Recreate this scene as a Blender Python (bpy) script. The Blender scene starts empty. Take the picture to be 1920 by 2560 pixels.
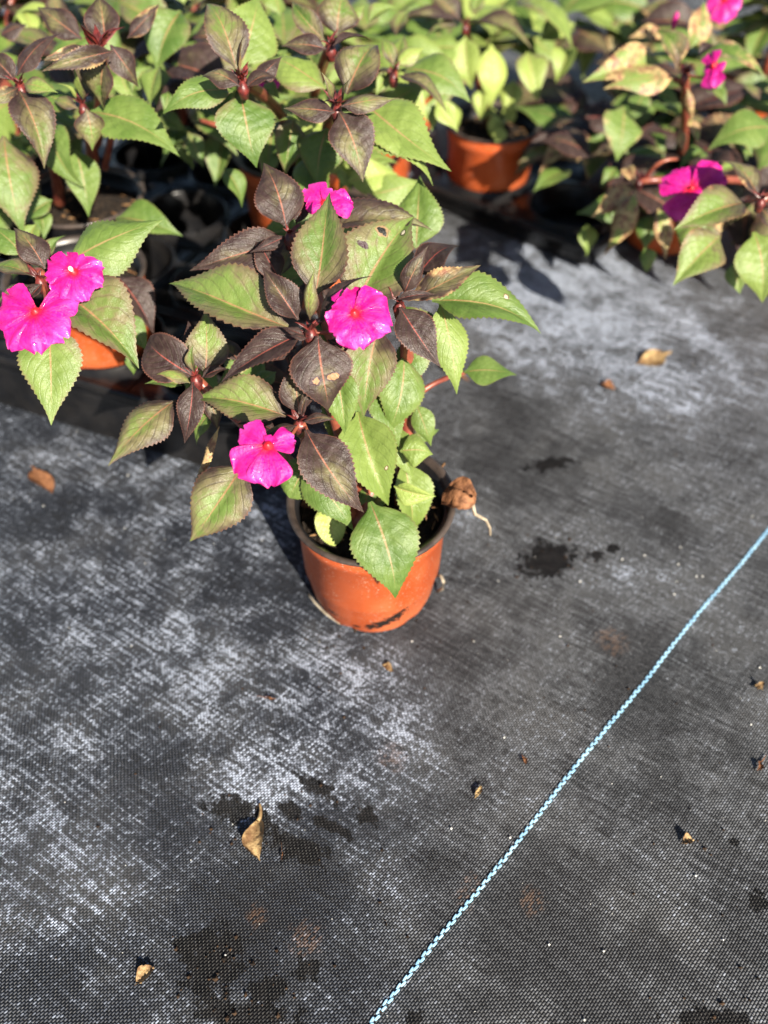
import bpy, math, random
import numpy as np
from mathutils import Vector

random.seed(7)
rng = np.random.default_rng(7)
scn = bpy.context.scene
COL = scn.collection
R = math.radians

# ------------------------------------------------------------------ camera
CAM_H, PITCH, FPX = 0.51, 49.5, 1924.0
cam = bpy.data.cameras.new('camera')
cam_o = bpy.data.objects.new('camera', cam)
COL.objects.link(cam_o)
cam_o.location = (0, 0, CAM_H)
cam_o.rotation_euler = (R(90 - PITCH), 0, 0)
cam.sensor_fit = 'VERTICAL'
cam.sensor_height = 36.0
cam.sensor_width = 27.0
cam.lens = FPX / 2560 * 36.0
cam.clip_start = 0.01
cam.clip_end = 100
cam.dof.use_dof = True
cam.dof.focus_distance = 0.445
cam.dof.aperture_fstop = 3.9
scn.camera = cam_o

# ------------------------------------------------------------------ sky, sun, exposure
SUN_EL = 33.0
sd = Vector((0.45, -0.89, 0)).normalized() * math.cos(R(SUN_EL)) + Vector((0, 0, math.sin(R(SUN_EL))))
world = bpy.data.worlds.new('World')
scn.world = world
world.use_nodes = True
wn = world.node_tree
wn.nodes.clear()
sky = wn.nodes.new('ShaderNodeTexSky')
sky.sky_type = 'NISHITA'
sky.sun_disc = False
sky.sun_elevation = R(SUN_EL)
sky.sun_rotation = math.atan2(sd.x, sd.y)
bg = wn.nodes.new('ShaderNodeBackground')
bg.inputs['Strength'].default_value = 0.05
wo = wn.nodes.new('ShaderNodeOutputWorld')
wn.links.new(sky.outputs[0], bg.inputs[0])
wn.links.new(bg.outputs[0], wo.inputs[0])
sun = bpy.data.lights.new('sun', 'SUN')
sun.energy = 5.0
sun.angle = R(0.5)
sun.color = (1.0, 0.92, 0.78)
sun_o = bpy.data.objects.new('sun', sun)
COL.objects.link(sun_o)
sun_o.rotation_euler = sd.to_track_quat('Z', 'Y').to_euler()
sun_o.location = sd * 5
vs = scn.view_settings
vs.view_transform = 'Standard'
vs.look = 'None'
vs.gamma = 1.0
vs.use_curve_mapping = False
vs.exposure = 1.35

# ------------------------------------------------------------------ geometry helpers
TH = R(PITCH)
CR = np.array([1.0, 0, 0])
CU = np.array([0, math.sin(TH), math.cos(TH)])
CD = np.array([0, math.cos(TH), -math.sin(TH)])
CO = np.array([0, 0, CAM_H])


def ray(px, py):
    return CD + CR * (px - 960) / FPX - CU * (py - 1280) / FPX


def P(px, py, z):
    """point of the place at height z (metres) seen at a pixel of the 1920x2560 photograph"""
    r = ray(px, py)
    t = (z - CAM_H) / r[2]
    return CO + r * t


def depth(p):
    return float((np.asarray(p) - CO) @ CD)


def nrm(v):
    v = np.asarray(v, float)
    return v / (np.linalg.norm(v) + 1e-12)


def mesh_obj(name, verts, faces, mats, parent=None, uvs=None, smooth=True, fmat=None, origin=None):
    """link ONE mesh object; verts are world coordinates, stored relative to the parent"""
    off = np.zeros(3)
    if parent is not None:
        off = np.array(parent['_o'], float)
    elif origin is not None:
        off = np.array(origin, float)
    V = np.asarray(verts, float) - off
    me = bpy.data.meshes.new(name)
    me.from_pydata(V.tolist(), [], faces)
    for m in (mats if isinstance(mats, (list, tuple)) else [mats]):
        me.materials.append(m)
    if smooth:
        me.polygons.foreach_set('use_smooth', [True] * len(me.polygons))
    if fmat is not None:
        me.polygons.foreach_set('material_index', fmat)
    if uvs is not None:
        ul = me.uv_layers.new(name='UVMap')
        li = np.zeros(len(me.loops), int)
        me.loops.foreach_get('vertex_index', li)
        ul.data.foreach_set('uv', np.asarray(uvs, float)[li].ravel())
    o = bpy.data.objects.new(name, me)
    COL.objects.link(o)
    if parent is not None:
        o.parent = parent
        if parent.type != 'EMPTY':
            pass
        o['_o'] = off.tolist()
    else:
        o.location = off.tolist()
        o['_o'] = off.tolist()
    return o


def thing(name, loc, label, cat, group=None):
    o = bpy.data.objects.new(name, None)
    o.empty_display_size = 0.02
    COL.objects.link(o)
    o.location = tuple(float(c) for c in loc)
    o['_o'] = [float(c) for c in loc]
    tag(o, label, cat, group)
    return o


def tag(o, label=None, cat=None, group=None, kind=None):
    if label: o['label'] = label
    if cat: o['category'] = cat
    if group: o['group'] = group
    if kind: o['kind'] = kind
    return o


def grid_faces(nr, nc, close=False):
    f = []
    for i in range(nr - 1):
        for j in range(nc if close else nc - 1):
            a = i * nc + j
            b = i * nc + (j + 1) % nc
            f.append((a, b, b + nc, a + nc))
    return f


def tube(path, radii, n=8, cap=True):
    path = np.asarray(path, float)
    vs_, fs = [], []
    up = np.array([0.3, 0.2, 1.0])
    m = len(path)
    for i in range(m):
        t = nrm(path[min(i + 1, m - 1)] - path[max(i - 1, 0)])
        a = np.cross(t, up)
        if np.linalg.norm(a) < 0.05: a = np.cross(t, [1, 0, 0])
        a = nrm(a); b = np.cross(t, a)
        for k in range(n):
            an = 2 * math.pi * k / n
            vs_.append(path[i] + radii[i] * (a * math.cos(an) + b * math.sin(an)))
    fs = grid_faces(m, n, True)
    if cap:
        fs.append(tuple(range(n))[::-1])
        fs.append(tuple(range((m - 1) * n, m * n)))
    return vs_, fs


def bez(p0, p1, p2, n):
    t = np.linspace(0, 1, n)[:, None]
    return (1 - t) ** 2 * p0 + 2 * t * (1 - t) * p1 + t * t * p2


def lathe(profile, c, n=48, wob=None):
    v = []
    for (r, z) in profile:
        for k in range(n):
            a = 2 * math.pi * k / n
            rr, zz = (r, z) if wob is None else wob(r, z, a)
            v.append((c[0] + rr * math.cos(a), c[1] + rr * math.sin(a), c[2] + zz))
    return v, grid_faces(len(profile), n, True)


class Mesh:
    """collects several shapes into one part"""
    def __init__(s): s.v, s.f, s.u = [], [], []
    def add(s, v, f, uv=None):
        o = len(s.v)
        s.v.extend([tuple(p) for p in v])
        s.f.extend([tuple(i + o for i in q) for q in f])
        if uv is not None: s.u.extend([tuple(p) for p in uv])
        return s


# ------------------------------------------------------------------ material helpers
class NT:
    def __init__(s, name):
        s.m = bpy.data.materials.new(name)
        s.m.use_nodes = True
        s.t = s.m.node_tree
        s.t.nodes.clear()
        s.out = s.t.nodes.new('ShaderNodeOutputMaterial')

    def n(s, ty, **kw):
        nd = s.t.nodes.new(ty)
        for k, v in kw.items():
            setattr(nd, k, v)
        return nd

    def put(s, sock, v):
        if hasattr(v, 'is_output') or isinstance(v, bpy.types.NodeSocket):
            s.t.links.new(v, sock)
        elif isinstance(v, (tuple, list)) and len(v) == 3 and sock.type == 'RGBA':
            sock.default_value = (*v, 1)
        else:
            sock.default_value = v

    def math(s, op, a, b=0.0, c=0.0, clamp=False):
        nd = s.n('ShaderNodeMath', operation=op, use_clamp=clamp)
        s.put(nd.inputs[0], a); s.put(nd.inputs[1], b); s.put(nd.inputs[2], c)
        return nd.outputs[0]

    def mix(s, f, a, b, blend='MIX'):
        nd = s.n('ShaderNodeMix', data_type='RGBA', blend_type=blend)
        nd.clamp_factor = True
        s.put(nd.inputs[0], f); s.put(nd.inputs[6], a); s.put(nd.inputs[7], b)
        return nd.outputs[2]

    def ss(s, x, lo, hi, a=0.0, b=1.0):
        nd = s.n('ShaderNodeMapRange', interpolation_type='SMOOTHSTEP')
        s.put(nd.inputs[0], x); s.put(nd.inputs[1], lo); s.put(nd.inputs[2], hi)
        s.put(nd.inputs[3], a); s.put(nd.inputs[4], b)
        return nd.outputs[0]

    def noise(s, vec, scale, detail=2.0, rough=0.5, dim='3D'):
        nd = s.n('ShaderNodeTexNoise', noise_dimensions=dim)
        if vec is not None: s.put(nd.inputs['Vector'], vec)
        nd.inputs['Scale'].default_value = scale
        nd.inputs['Detail'].default_value = detail
        nd.inputs['Roughness'].default_value = rough
        return nd.outputs[0]

    def comb(s, x, y, z=0.0):
        nd = s.n('ShaderNodeCombineXYZ')
        s.put(nd.inputs[0], x); s.put(nd.inputs[1], y); s.put(nd.inputs[2], z)
        return nd.outputs[0]

    def sep(s, v):
        nd = s.n('ShaderNodeSeparateXYZ'); s.put(nd.inputs[0], v)
        return nd.outputs

    def vmath(s, op, a, b=(0, 0, 0)):
        nd = s.n('ShaderNodeVectorMath', operation=op)
        s.put(nd.inputs[0], a); s.put(nd.inputs[1], b)
        return nd.outputs

    def bsdf(s, col, rough=0.5, spec=0.5, bump=None, bstr=0.3, bdist=0.001, coat=0.0):
        b = s.n('ShaderNodeBsdfPrincipled')
        s.put(b.inputs['Base Color'], col)
        s.put(b.inputs['Roughness'], rough)
        s.put(b.inputs['Specular IOR Level'], spec)
        if coat:
            b.inputs['Coat Weight'].default_value = coat
            b.inputs['Coat Roughness'].default_value = 0.12
        if bump is not None:
            bn = s.n('ShaderNodeBump')
            bn.inputs['Strength'].default_value = bstr
            bn.inputs['Distance'].default_value = bdist
            s.put(bn.inputs['Height'], bump)
            s.t.links.new(bn.outputs[0], b.inputs['Normal'])
        return b.outputs[0]

    def done(s, shader):
        s.t.links.new(shader, s.out.inputs['Surface'])
        return s.m


def leaf_material(name, spots=()):
    """object colour: R = purple, G = yellow, B = dry"""
    n = NT(name)
    uv = n.sep(n.n('ShaderNodeTexCoord').outputs['UV'])
    geo = n.n('ShaderNodeNewGeometry')
    oi = n.n('ShaderNodeObjectInfo')
    oc = n.sep(oi.outputs['Color'])
    rnd = oi.outputs['Random']
    pos = n.vmath('ADD', geo.outputs['Position'], n.comb(n.math('MULTIPLY', rnd, 7.0), rnd, 0.0))[0]
    u, v = uv[0], uv[1]
    s_ = n.math('MULTIPLY', n.math('ABSOLUTE', n.math('SUBTRACT', u, 0.5)), 2.0)
    ph = n.math('SUBTRACT', n.math('MULTIPLY', v, 7.5), n.math('MULTIPLY', n.math('POWER', s_, 1.3), 2.9))
    dist = n.math('ABSOLUTE', n.math('SUBTRACT', n.math('FRACT', ph), 0.5))      # 0 at a vein
    vein = n.math('MULTIPLY', n.ss(dist, 0.0, 0.17, 1.0, 0.0), n.ss(s_, 0.72, 0.98, 1.0, 0.0))
    n1 = n.noise(pos, 55, 3, 0.6)
    n2 = n.noise(pos, 160, 3, 0.65)
    fine = n.noise(pos, 1500, 2, 0.6)
    green = n.mix(n.ss(n1, 0.35, 0.65), (0.066, 0.122, 0.020), (0.112, 0.170, 0.038))
    green = n.mix(n.math('MULTIPLY', oc[1], 1.0), green, (0.35, 0.42, 0.10))
    purp = n.mix(n.ss(n2, 0.3, 0.7), (0.025, 0.013, 0.013), (0.050, 0.031, 0.027))
    pm = n.math('ADD', n.math('MULTIPLY', oc[0], 1.7), -0.28)
    pm = n.math('ADD', pm, n.math('MULTIPLY', n.math('SUBTRACT', n1, 0.5), 0.95))
    pm = n.math('ADD', pm, n.math('MULTIPLY', n.math('SUBTRACT', n2, 0.5), 0.5))
    pm = n.math('ADD', pm, n.math('MULTIPLY', n.math('POWER', s_, 2.2), 0.46))
    pm = n.math('ADD', pm, n.ss(v, 0.08, 0.5, 0.18, -0.18))
    pm = n.math('ADD', pm, n.math('MULTIPLY', vein, 0.12))
    pm = n.ss(pm, 0.0, 1.0)
    pm = n.math('MULTIPLY', pm, n.ss(oc[0], 0.0, 0.25))
    khaki = n.mix(n.ss(n2, 0.3, 0.7), (0.112, 0.102, 0.042), (0.160, 0.138, 0.066))
    col = n.mix(n.ss(pm, 0.0, 0.5), green, khaki)
    col = n.mix(n.ss(pm, 0.42, 1.0), col, purp)
    col = n.mix(n.math('MULTIPLY', vein, 0.15), col, (0.04, 0.055, 0.015))
    # edge line
    col = n.mix(n.math('MULTIPLY', n.ss(s_, 0.92, 1.0), n.math('ADD', 0.25, n.math('MULTIPLY', oc[0], 0.5))), col, (0.15, 0.06, 0.04))
    # midrib
    mid = n.math('MULTIPLY', n.ss(s_, n.math('SUBTRACT', 0.022, n.math('MULTIPLY', v, 0.014)), n.math('SUBTRACT', 0.06, n.math('MULTIPLY', v, 0.04)), 1.0, 0.0),
                 n.ss(v, 0.55, 0.97, 1.0, 0.0))
    ribc = n.mix(oc[0], (0.33, 0.22, 0.10), (0.26, 0.045, 0.04))
    ribc = n.mix(n.ss(v, 0.0, 0.35, 0.75, 0.0), ribc, (0.20, 0.025, 0.022))
    col = n.mix(n.math('MULTIPLY', mid, 0.72), col, ribc)
    # dry patches from the edge inwards
    dm = n.math('ADD', n.math('MULTIPLY', oc[2], 1.7), n.math('MULTIPLY', n.math('SUBTRACT', n1, 0.5), 2.2))
    dm = n.math('ADD', dm, n.math('MULTIPLY', n.math('POWER', s_, 1.5), 0.5))
    dm = n.math('MULTIPLY', n.ss(dm, 0.75, 1.15), n.ss(oc[2], 0.0, 0.1))
    dryc = n.mix(n.ss(n2, 0.35, 0.65), (0.20, 0.085, 0.05), (0.43, 0.32, 0.14))
    col = n.mix(dm, col, dryc)
    for (su, sv, sr, sc_, ring) in spots:
        dx = n.math('MULTIPLY', n.math('SUBTRACT', u, su), 0.36)
        dy = n.math('SUBTRACT', v, sv)
        d = n.math('SQRT', n.math('ADD', n.math('MULTIPLY', dx, dx), n.math('MULTIPLY', dy, dy)))
        d = n.math('ADD', d, n.math('MULTIPLY', n.math('SUBTRACT', n2, 0.5), sr * 3.2))
        col = n.mix(n.ss(d, sr * 1.25, sr * 1.7, 0.9, 0.0), col, ring)
        col = n.mix(n.ss(d, sr * 0.85, sr * 1.05, 1.0, 0.0), col, sc_)
    under = n.mix(oc[0], (0.15, 0.21, 0.065), (0.17, 0.055, 0.045))
    under = n.mix(n.math('MULTIPLY', oc[2], 0.7), under, (0.30, 0.15, 0.07))
    col = n.mix(n.math('MULTIPLY', geo.outputs['Backfacing'], 0.85), col, under)
    h = n.math('ADD', n.math('MULTIPLY', vein, -0.28), n.math('MULTIPLY', fine, 0.6))
    h = n.math('ADD', h, n.math('MULTIPLY', n.noise(pos, 300, 3, 0.6), 1.5))
    sh = n.bsdf(col, n.ss(fine, 0.3, 0.7, 0.34, 0.54), n.math('SUBTRACT', 0.46, n.math('MULTIPLY', pm, 0.18)), h, 0.6, 0.0007)
    tr = n.n('ShaderNodeBsdfTranslucent')
    n.put(tr.inputs[0], n.mix(0.5, col, (0.16, 0.24, 0.03)))
    ms = n.n('ShaderNodeMixShader')
    n.put(ms.inputs[0], n.math('MULTIPLY', n.math('SUBTRACT', 1.0, n.math('MULTIPLY', pm, 0.8)), 0.13))
    n.t.links.new(sh, ms.inputs[1]); n.t.links.new(tr.outputs[0], ms.inputs[2])
    return n.done(ms.outputs[0])


LEAF = leaf_material('leaf_surface')
TAN, PUR, DRK = (0.27, 0.15, 0.07), (0.035, 0.012, 0.018), (0.006, 0.006, 0.004)
LEAF_SCAR = leaf_material('leaf_surface_scarred', [(0.33, 0.50, 0.040, TAN, PUR), (0.66, 0.515, 0.040, TAN, PUR)])
LEAF_HOLE = leaf_material('leaf_surface_holed', [(0.26, 0.66, 0.030, DRK, (0.25, 0.15, 0.08)), (0.66, 0.77, 0.022, (0.55, 0.48, 0.36), PUR),
                                                (0.60, 0.90, 0.030, PUR, PUR), (0.24, 0.47, 0.016, PUR, PUR)])
LEAF_DOT = leaf_material('leaf_surface_dotted', [(0.22, 0.60, 0.014, (0.5, 0.42, 0.28), (0.12, 0.05, 0.04))])


def petal_material():
    n = NT('petal_surface')
    uv = n.sep(n.n('ShaderNodeTexCoord').outputs['UV'])
    u, v = uv[0], uv[1]
    geo = n.n('ShaderNodeNewGeometry')
    n1 = n.noise(geo.outputs['Position'], 260, 3, 0.6)
    line = n.math('ABSOLUTE', n.math('SUBTRACT', n.math('FRACT', n.math('MULTIPLY', u, 7.0)), 0.5))
    lm = n.math('MULTIPLY', n.ss(line, 0.0, 0.16, 1.0, 0.0), n.ss(v, 0.2, 0.8, 0.45, 0.1))
    col = n.mix(n.ss(n1, 0.3, 0.7), (0.49, 0.004, 0.175), (0.58, 0.012, 0.25))
    col = n.mix(n.math('MULTIPLY', n.ss(v, 0.5, 1.0), n.ss(n.noise(geo.outputs['Position'], 90, 2), 0.4, 0.65)), col, (0.66, 0.05, 0.36))
    col = n.mix(n.math('MULTIPLY', lm, 1.4, clamp=True), col, (0.34, 0.002, 0.085))
    col = n.mix(n.ss(v, 0.05, 0.34, 0.95, 0.0), col, (0.62, 0.006, 0.03))
    wet = n.noise(geo.outputs['Position'], 420, 2, 0.55)
    rough = n.ss(wet, 0.52, 0.66, 0.55, 0.12)
    sh = n.bsdf(col, rough, 0.5, n.math('ADD', n.math('MULTIPLY', lm, -0.6), n.math('MULTIPLY', n.noise(geo.outputs['Position'], 700, 2), 0.9)), 0.5, 0.0008)
    tr = n.n('ShaderNodeBsdfTranslucent'); n.put(tr.inputs[0], (0.55, 0.006, 0.17))
    ms = n.n('ShaderNodeMixShader'); ms.inputs[0].default_value = 0.18
    n.t.links.new(sh, ms.inputs[1]); n.t.links.new(tr.outputs[0], ms.inputs[2])
    return n.done(ms.outputs[0])


PETAL = petal_material()


def simple(name, a, b, scale, rough=0.5, spec=0.4, bstr=0.3, bdist=0.001, coat=0.0, bscale=None, lo=0.35, hi=0.65):
    n = NT(name)
    g = n.n('ShaderNodeNewGeometry').outputs['Position']
    f = n.noise(g, scale, 4, 0.6)
    return n.done(n.bsdf(n.mix(n.ss(f, lo, hi), a, b), rough, spec, n.noise(g, bscale or scale * 3, 3, 0.6), bstr, bdist, coat))


STEM = simple('stem_skin', (0.16, 0.035, 0.025), (0.26, 0.075, 0.04), 90, 0.35, 0.5, 0.2, 0.0006)
BRACT = simple('bract_skin', (0.045, 0.010, 0.010), (0.15, 0.022, 0.018), 260, 0.4, 0.5, 0.3, 0.0006)
THROAT = simple('flower_throat', (0.50, 0.008, 0.02), (0.62, 0.02, 0.03), 500, 0.4, 0.4, 0.3, 0.0004)
STAMEN = simple('stamen', (0.75, 0.7, 0.66), (0.85, 0.8, 0.78), 600, 0.4, 0.4)
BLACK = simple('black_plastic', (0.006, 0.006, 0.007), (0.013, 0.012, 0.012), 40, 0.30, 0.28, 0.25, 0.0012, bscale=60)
RIM = simple('pot_rim_plastic', (0.032, 0.024, 0.020), (0.070, 0.052, 0.043), 60, 0.35, 0.5, 0.2, 0.0005)
SOIL = simple('potting_soil', (0.007, 0.005, 0.004), (0.028, 0.018, 0.011), 240, 0.85, 0.25, 1.0, 0.003, bscale=420)
CHIP = simple('bark_chip', (0.10, 0.045, 0.018), (0.26, 0.15, 0.07), 160, 0.8, 0.2, 0.6, 0.001)
DRY = simple('withered_leaf_skin', (0.15, 0.08, 0.035), (0.40, 0.275, 0.13), 130, 0.65, 0.3, 0.7, 0.0012, bscale=350)
DRYB = simple('brown_leaf_skin', (0.10, 0.04, 0.018), (0.27, 0.12, 0.055), 150, 0.7, 0.25, 0.8, 0.0015, bscale=350)
ROOT = simple('root_skin', (0.25, 0.2, 0.14), (0.42, 0.36, 0.27), 200, 0.7, 0.3)
WHITE = simple('perlite', (0.42, 0.41, 0.38), (0.75, 0.74, 0.7), 400, 0.8, 0.3)
BLUE = simple('marker_tape', (0.22, 0.42, 0.60), (0.37, 0.60, 0.76), 70, 0.35, 0.5, 0.2, 0.0004)


def pot_material(name, smear):
    n = NT(name)
    tc = n.n('ShaderNodeTexCoord').outputs['Object']
    z = n.sep(tc)[2]
    f = n.noise(tc, 30, 4, 0.6)
    col = n.mix(n.ss(f, 0.3, 0.7), (0.46, 0.080, 0.018), (0.55, 0.110, 0.028))
    # pale scuffs and water-splash dust
    d = n.ss(n.noise(tc, 620, 2, 0.6), 0.60, 0.70)
    d = n.math('MULTIPLY', d, n.ss(n.noise(tc, 45, 3), 0.36, 0.56))
    col = n.mix(n.math('MULTIPLY', d, 0.7), col, (0.62, 0.42, 0.32))
    col = n.mix(n.math('MULTIPLY', n.ss(n.noise(tc, 16, 3, 0.6), 0.48, 0.72), 0.45), col, (0.60, 0.20, 0.09))
    rough = n.ss(f, 0.3, 0.7, 0.32, 0.5)
    if smear:
        x, y, _ = n.sep(tc)
        a = n.math('ARCTAN2', x, n.math('MULTIPLY', y, -1.0))            # 0 = the front of the pot
        jag = n.noise(n.vmath('MULTIPLY', tc, (1.0, 1.0, 1.6))[0], 230, 5, 0.75)
        for (a0, z0, ra, rz, sl, th) in smear:
            da = n.math('DIVIDE', n.math('SUBTRACT', a, a0), ra)
            dz = n.math('DIVIDE', n.math('SUBTRACT', z, n.math('ADD', z0, n.math('MULTIPLY', n.math('SUBTRACT', a, a0), sl))), rz)
            q = n.math('SQRT', n.math('ADD', n.math('MULTIPLY', da, da), n.math('MULTIPLY', dz, dz)))
            q = n.math('ADD', q, n.math('MULTIPLY', n.math('SUBTRACT', jag, 0.5), 6.5))
            col = n.mix(n.ss(q, th, th + 0.1, 1.0, 0.0), col, (0.010, 0.008, 0.006))
    return n.done(n.bsdf(col, rough, 0.5, n.noise(tc, 90, 3), 0.15, 0.001))


POT = pot_material('terracotta_plastic', ())
POT_MAIN = pot_material('terracotta_plastic_smeared', [(0.14, 0.0195, 0.26, 0.0055, 0.024, 1.0), (0.34, 0.0255, 0.20, 0.0055, 0.028, 1.0),
                                                      (-0.26, 0.0125, 0.13, 0.003, 0.0, 0.6), (-0.62, 0.021, 0.14, 0.003, -0.01, 0.6), (-0.05, 0.009, 0.12, 0.002, 0.0, 0.3)])

# ------------------------------------------------------------------ ground: woven weed-control fabric
WARP, WEFT = R(46.4), R(-32.5)


def ground_material():
    n = NT('woven_ground_fabric')
    pos = n.n('ShaderNodeTexCoord').outputs['Object']
    M = np.linalg.inv(np.array([[math.cos(WARP), math.cos(WEFT)], [math.sin(WARP), math.sin(WEFT)]]))
    wob = n.math('MULTIPLY', n.math('SUBTRACT', n.noise(pos, 14, 2), 0.5), 0.004)
    a = n.math('ADD', n.vmath('DOT_PRODUCT', pos, (M[0, 0], M[0, 1], 0))[1], wob)
    b = n.math('ADD', n.vmath('DOT_PRODUCT', pos, (M[1, 0], M[1, 1], 0))[1], wob)
    A = n.math('DIVIDE', a, 0.0026)
    B = n.math('DIVIDE', b, 0.00155)
    ib = n.math('FLOOR', B)
    A2 = n.math('ADD', A, n.math('MULTIPLY', n.math('MODULO', n.math('ABSOLUTE', ib), 2.0), 0.5))
    ia = n.math('FLOOR', A2)
    fa = n.math('SUBTRACT', n.math('MULTIPLY', n.math('FRACT', A2), 2.0), 1.0)
    fb = n.math('SUBTRACT', n.math('MULTIPLY', n.math('FRACT', B), 2.0), 1.0)
    pa = n.math('SUBTRACT', 1.0, n.math('POWER', n.math('ABSOLUTE', fa), 3.0))
    pb = n.math('SUBTRACT', 1.0, n.math('POWER', n.math('ABSOLUTE', fb), 2.2))
    h = n.math('MULTIPLY', pa, pb)
    wn_ = n.n('ShaderNodeTexWhiteNoise', noise_dimensions='3D')
    n.put(wn_.inputs['Vector'], n.comb(ia, ib, 0.0))
    r = wn_.outputs['Value']
    rowA = n.noise(n.comb(n.math('MULTIPLY', a, 420.0), n.math('MULTIPLY', b, 30.0), 0.0), 1.0, 3, 0.65)   # streaks along the weft
    rowB = n.noise(n.comb(n.math('MULTIPLY', a, 30.0), n.math('MULTIPLY', b, 300.0), 3.0), 1.0, 2, 0.6)   # streaks along the warp
    patch = n.noise(pos, 13.0, 5, 0.62)
    patch2 = n.noise(pos, 34.0, 4, 0.6)
    D = n.math('ADD', n.math('MULTIPLY', n.math('SUBTRACT', patch, 0.5), 2.6), n.math('MULTIPLY', n.math('SUBTRACT', patch2, 0.5), 1.1))
    D = n.math('ADD', D, n.math('MULTIPLY', n.math('SUBTRACT', rowA, 0.5), 1.5))
    D = n.math('ADD', D, n.math('MULTIPLY', n.math('SUBTRACT', rowB, 0.5), 1.0))
    jit = n.noise(pos, 24.0, 3, 0.65)
    jag = n.noise(pos, 120.0, 5, 0.75)

    def blob(px, py, rx, ry, soft=True, ang=0.0, j=0.5):
        c = P(px, py, 0)
        q = n.vmath('SUBTRACT', pos, (c[0], c[1], 0))[0]
        ca, sa = math.cos(ang), math.sin(ang)
        x = n.vmath('DOT_PRODUCT', q, (ca / rx, sa / rx, 0))[1]
        y = n.vmath('DOT_PRODUCT', q, (-sa / ry, ca / ry, 0))[1]
        d = n.math('SQRT', n.math('ADD', n.math('MULTIPLY', x, x), n.math('MULTIPLY', y, y)))
        return n.math('ADD', d, n.math('MULTIPLY', n.math('SUBTRACT', jit if soft else jag, 0.5), j * 2 if soft else j * 4))

    # where dried lime and dust lie (positive) or the fabric is clean and damp (negative)
    for (px, py, rx, ry, amp) in [(120, 1930, .10, .07, .22), (330, 2220, .07, .06, .10), (90, 2330, .06, .05, .05), (230, 2230, .04, .03, -.25), (860, 1740, .07, .06, .34), (700, 1960, .05, .04, .34),
                                  (180, 1500, .09, .06, .30), (430, 1650, .08, .05, .26), (1480, 770, .20, .16, .85), (1300, 680, .14, .12, .45), (1580, 1470, .05, .04, .2),
                                  (1000, 1900, .05, .05, .2), (1750, 1000, .2, .14, .45), (560, 1330, .06, .05, .25),
                                  (1350, 1120, .13, .08, -.34), (330, 1980, .05, .03, -.3), (600, 2330, .08, .06, -.36), (250, 1380, .12, .04, -.12),
                                  (1350, 2280, .09, .07, -.30), (1100, 1550, .1, .05, -.22), (1500, 2480, .2, .05, -.22), (1700, 1750, .14, .10, -.12), (720, 2180, .05, .04, -.25)]:
        D = n.math('ADD', D, n.math('MULTIPLY', n.ss(blob(px, py, rx, ry), 0.2, 1.25, 1.0, 0.0), amp))
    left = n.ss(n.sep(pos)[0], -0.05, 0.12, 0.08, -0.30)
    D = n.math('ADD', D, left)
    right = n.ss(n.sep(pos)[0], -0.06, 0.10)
    amt = n.ss(D, -0.45, 1.25)
    cell = n.ss(n.math('ADD', n.math('ADD', r, n.math('MULTIPLY', n.math('SUBTRACT', rowA, 0.5), 1.8)), n.math('MULTIPLY', amt, 0.7)), 0.35, 1.40)
    dust = n.math('MULTIPLY', n.math('MULTIPLY', n.math('POWER', amt, 1.5), n.math('ADD', 0.10, n.math('MULTIPLY', n.math('POWER', cell, 1.5), 1.75))), n.ss(h, 0.15, 0.75), clamp=True)
    spark = n.math('MULTIPLY', n.math('MULTIPLY', n.ss(r, 0.9, 1.0), n.ss(D, -0.6, 0.4)), n.math('MULTIPLY', n.ss(h, 0.2, 0.8), 0.6))
    dust = n.math('MAXIMUM', dust, spark)
    tone = n.math('ADD', n.math('MULTIPLY', r, 0.55), n.math('ADD', n.math('MULTIPLY', n.math('SUBTRACT', rowA, 0.5), 1.3), n.math('ADD', 0.22, n.math('MULTIPLY', n.math('SUBTRACT', patch, 0.5), 1.1))), clamp=True)
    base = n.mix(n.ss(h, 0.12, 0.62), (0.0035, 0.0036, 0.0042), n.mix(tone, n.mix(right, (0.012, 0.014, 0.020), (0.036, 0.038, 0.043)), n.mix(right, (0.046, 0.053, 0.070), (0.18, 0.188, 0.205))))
    base = n.mix(n.math('MULTIPLY', n.ss(patch, 0.42, 0.7), 0.6), base, n.mix(h, (0.02, 0.019, 0.018), (0.085, 0.083, 0.08)))
    base = n.mix(n.ss(D, -0.75, -0.1, 0.6, 0.0), base, (0.014, 0.0135, 0.014))
    col = n.mix(dust, base, n.mix(patch2, (0.36, 0.41, 0.52), (0.52, 0.57, 0.68)))
    # rusty specks
    for (px, py, rr) in [(1180, 2210, .006), (1160, 2250, .006), (765, 2350, .010), (640, 2290, .006), (1530, 1600, .012), (980, 1890, .010), (1330, 2250, .008)]:
        k = n.math('MULTIPLY', n.ss(blob(px, py, rr, rr, False, 0, 0.6), 0.5, 1.3, 0.38, 0.0), n.ss(r, 0.2, 0.8))
        col = n.mix(k, col, (0.13, 0.065, 0.03))
    # dark damp soil smears
    for (px, py, rx, ry, ang) in [(585, 2020, .016, .006, -.2), (655, 2050, .010, .004, -.6), (745, 2120, .020, .006, -.35), (770, 2140, .012, .005, -.5), (725, 2025, .007, .004, -.5), (800, 2055, .006, .003, -.6), (800, 1975, .014, .004, -.5),
                                  (920, 2040, .009, .004, -.4), (530, 2400, .017, .013, .3), (470, 2370, .008, .004, -.4), (670, 2475, .009, .006, .3), (765, 2425, .006, .005, .6), (540, 2520, .012, .006, -.4),
                                  (1370, 1400, .022, .013, .5), (1490, 1390, .008, .004, 0), (1530, 1372, .005, .004, 0), (1380, 1160, .02, .006, .3), (1895, 2255, .006, .004, .5), (1780, 2548, .02, .004, 0),
                                  (840, 2070, .012, .003, -.5), (1838, 2105, .003, .002, 0), (640, 2545, .02, .005, 0), (1040, 2545, .004, .003, 0)]:
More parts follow.
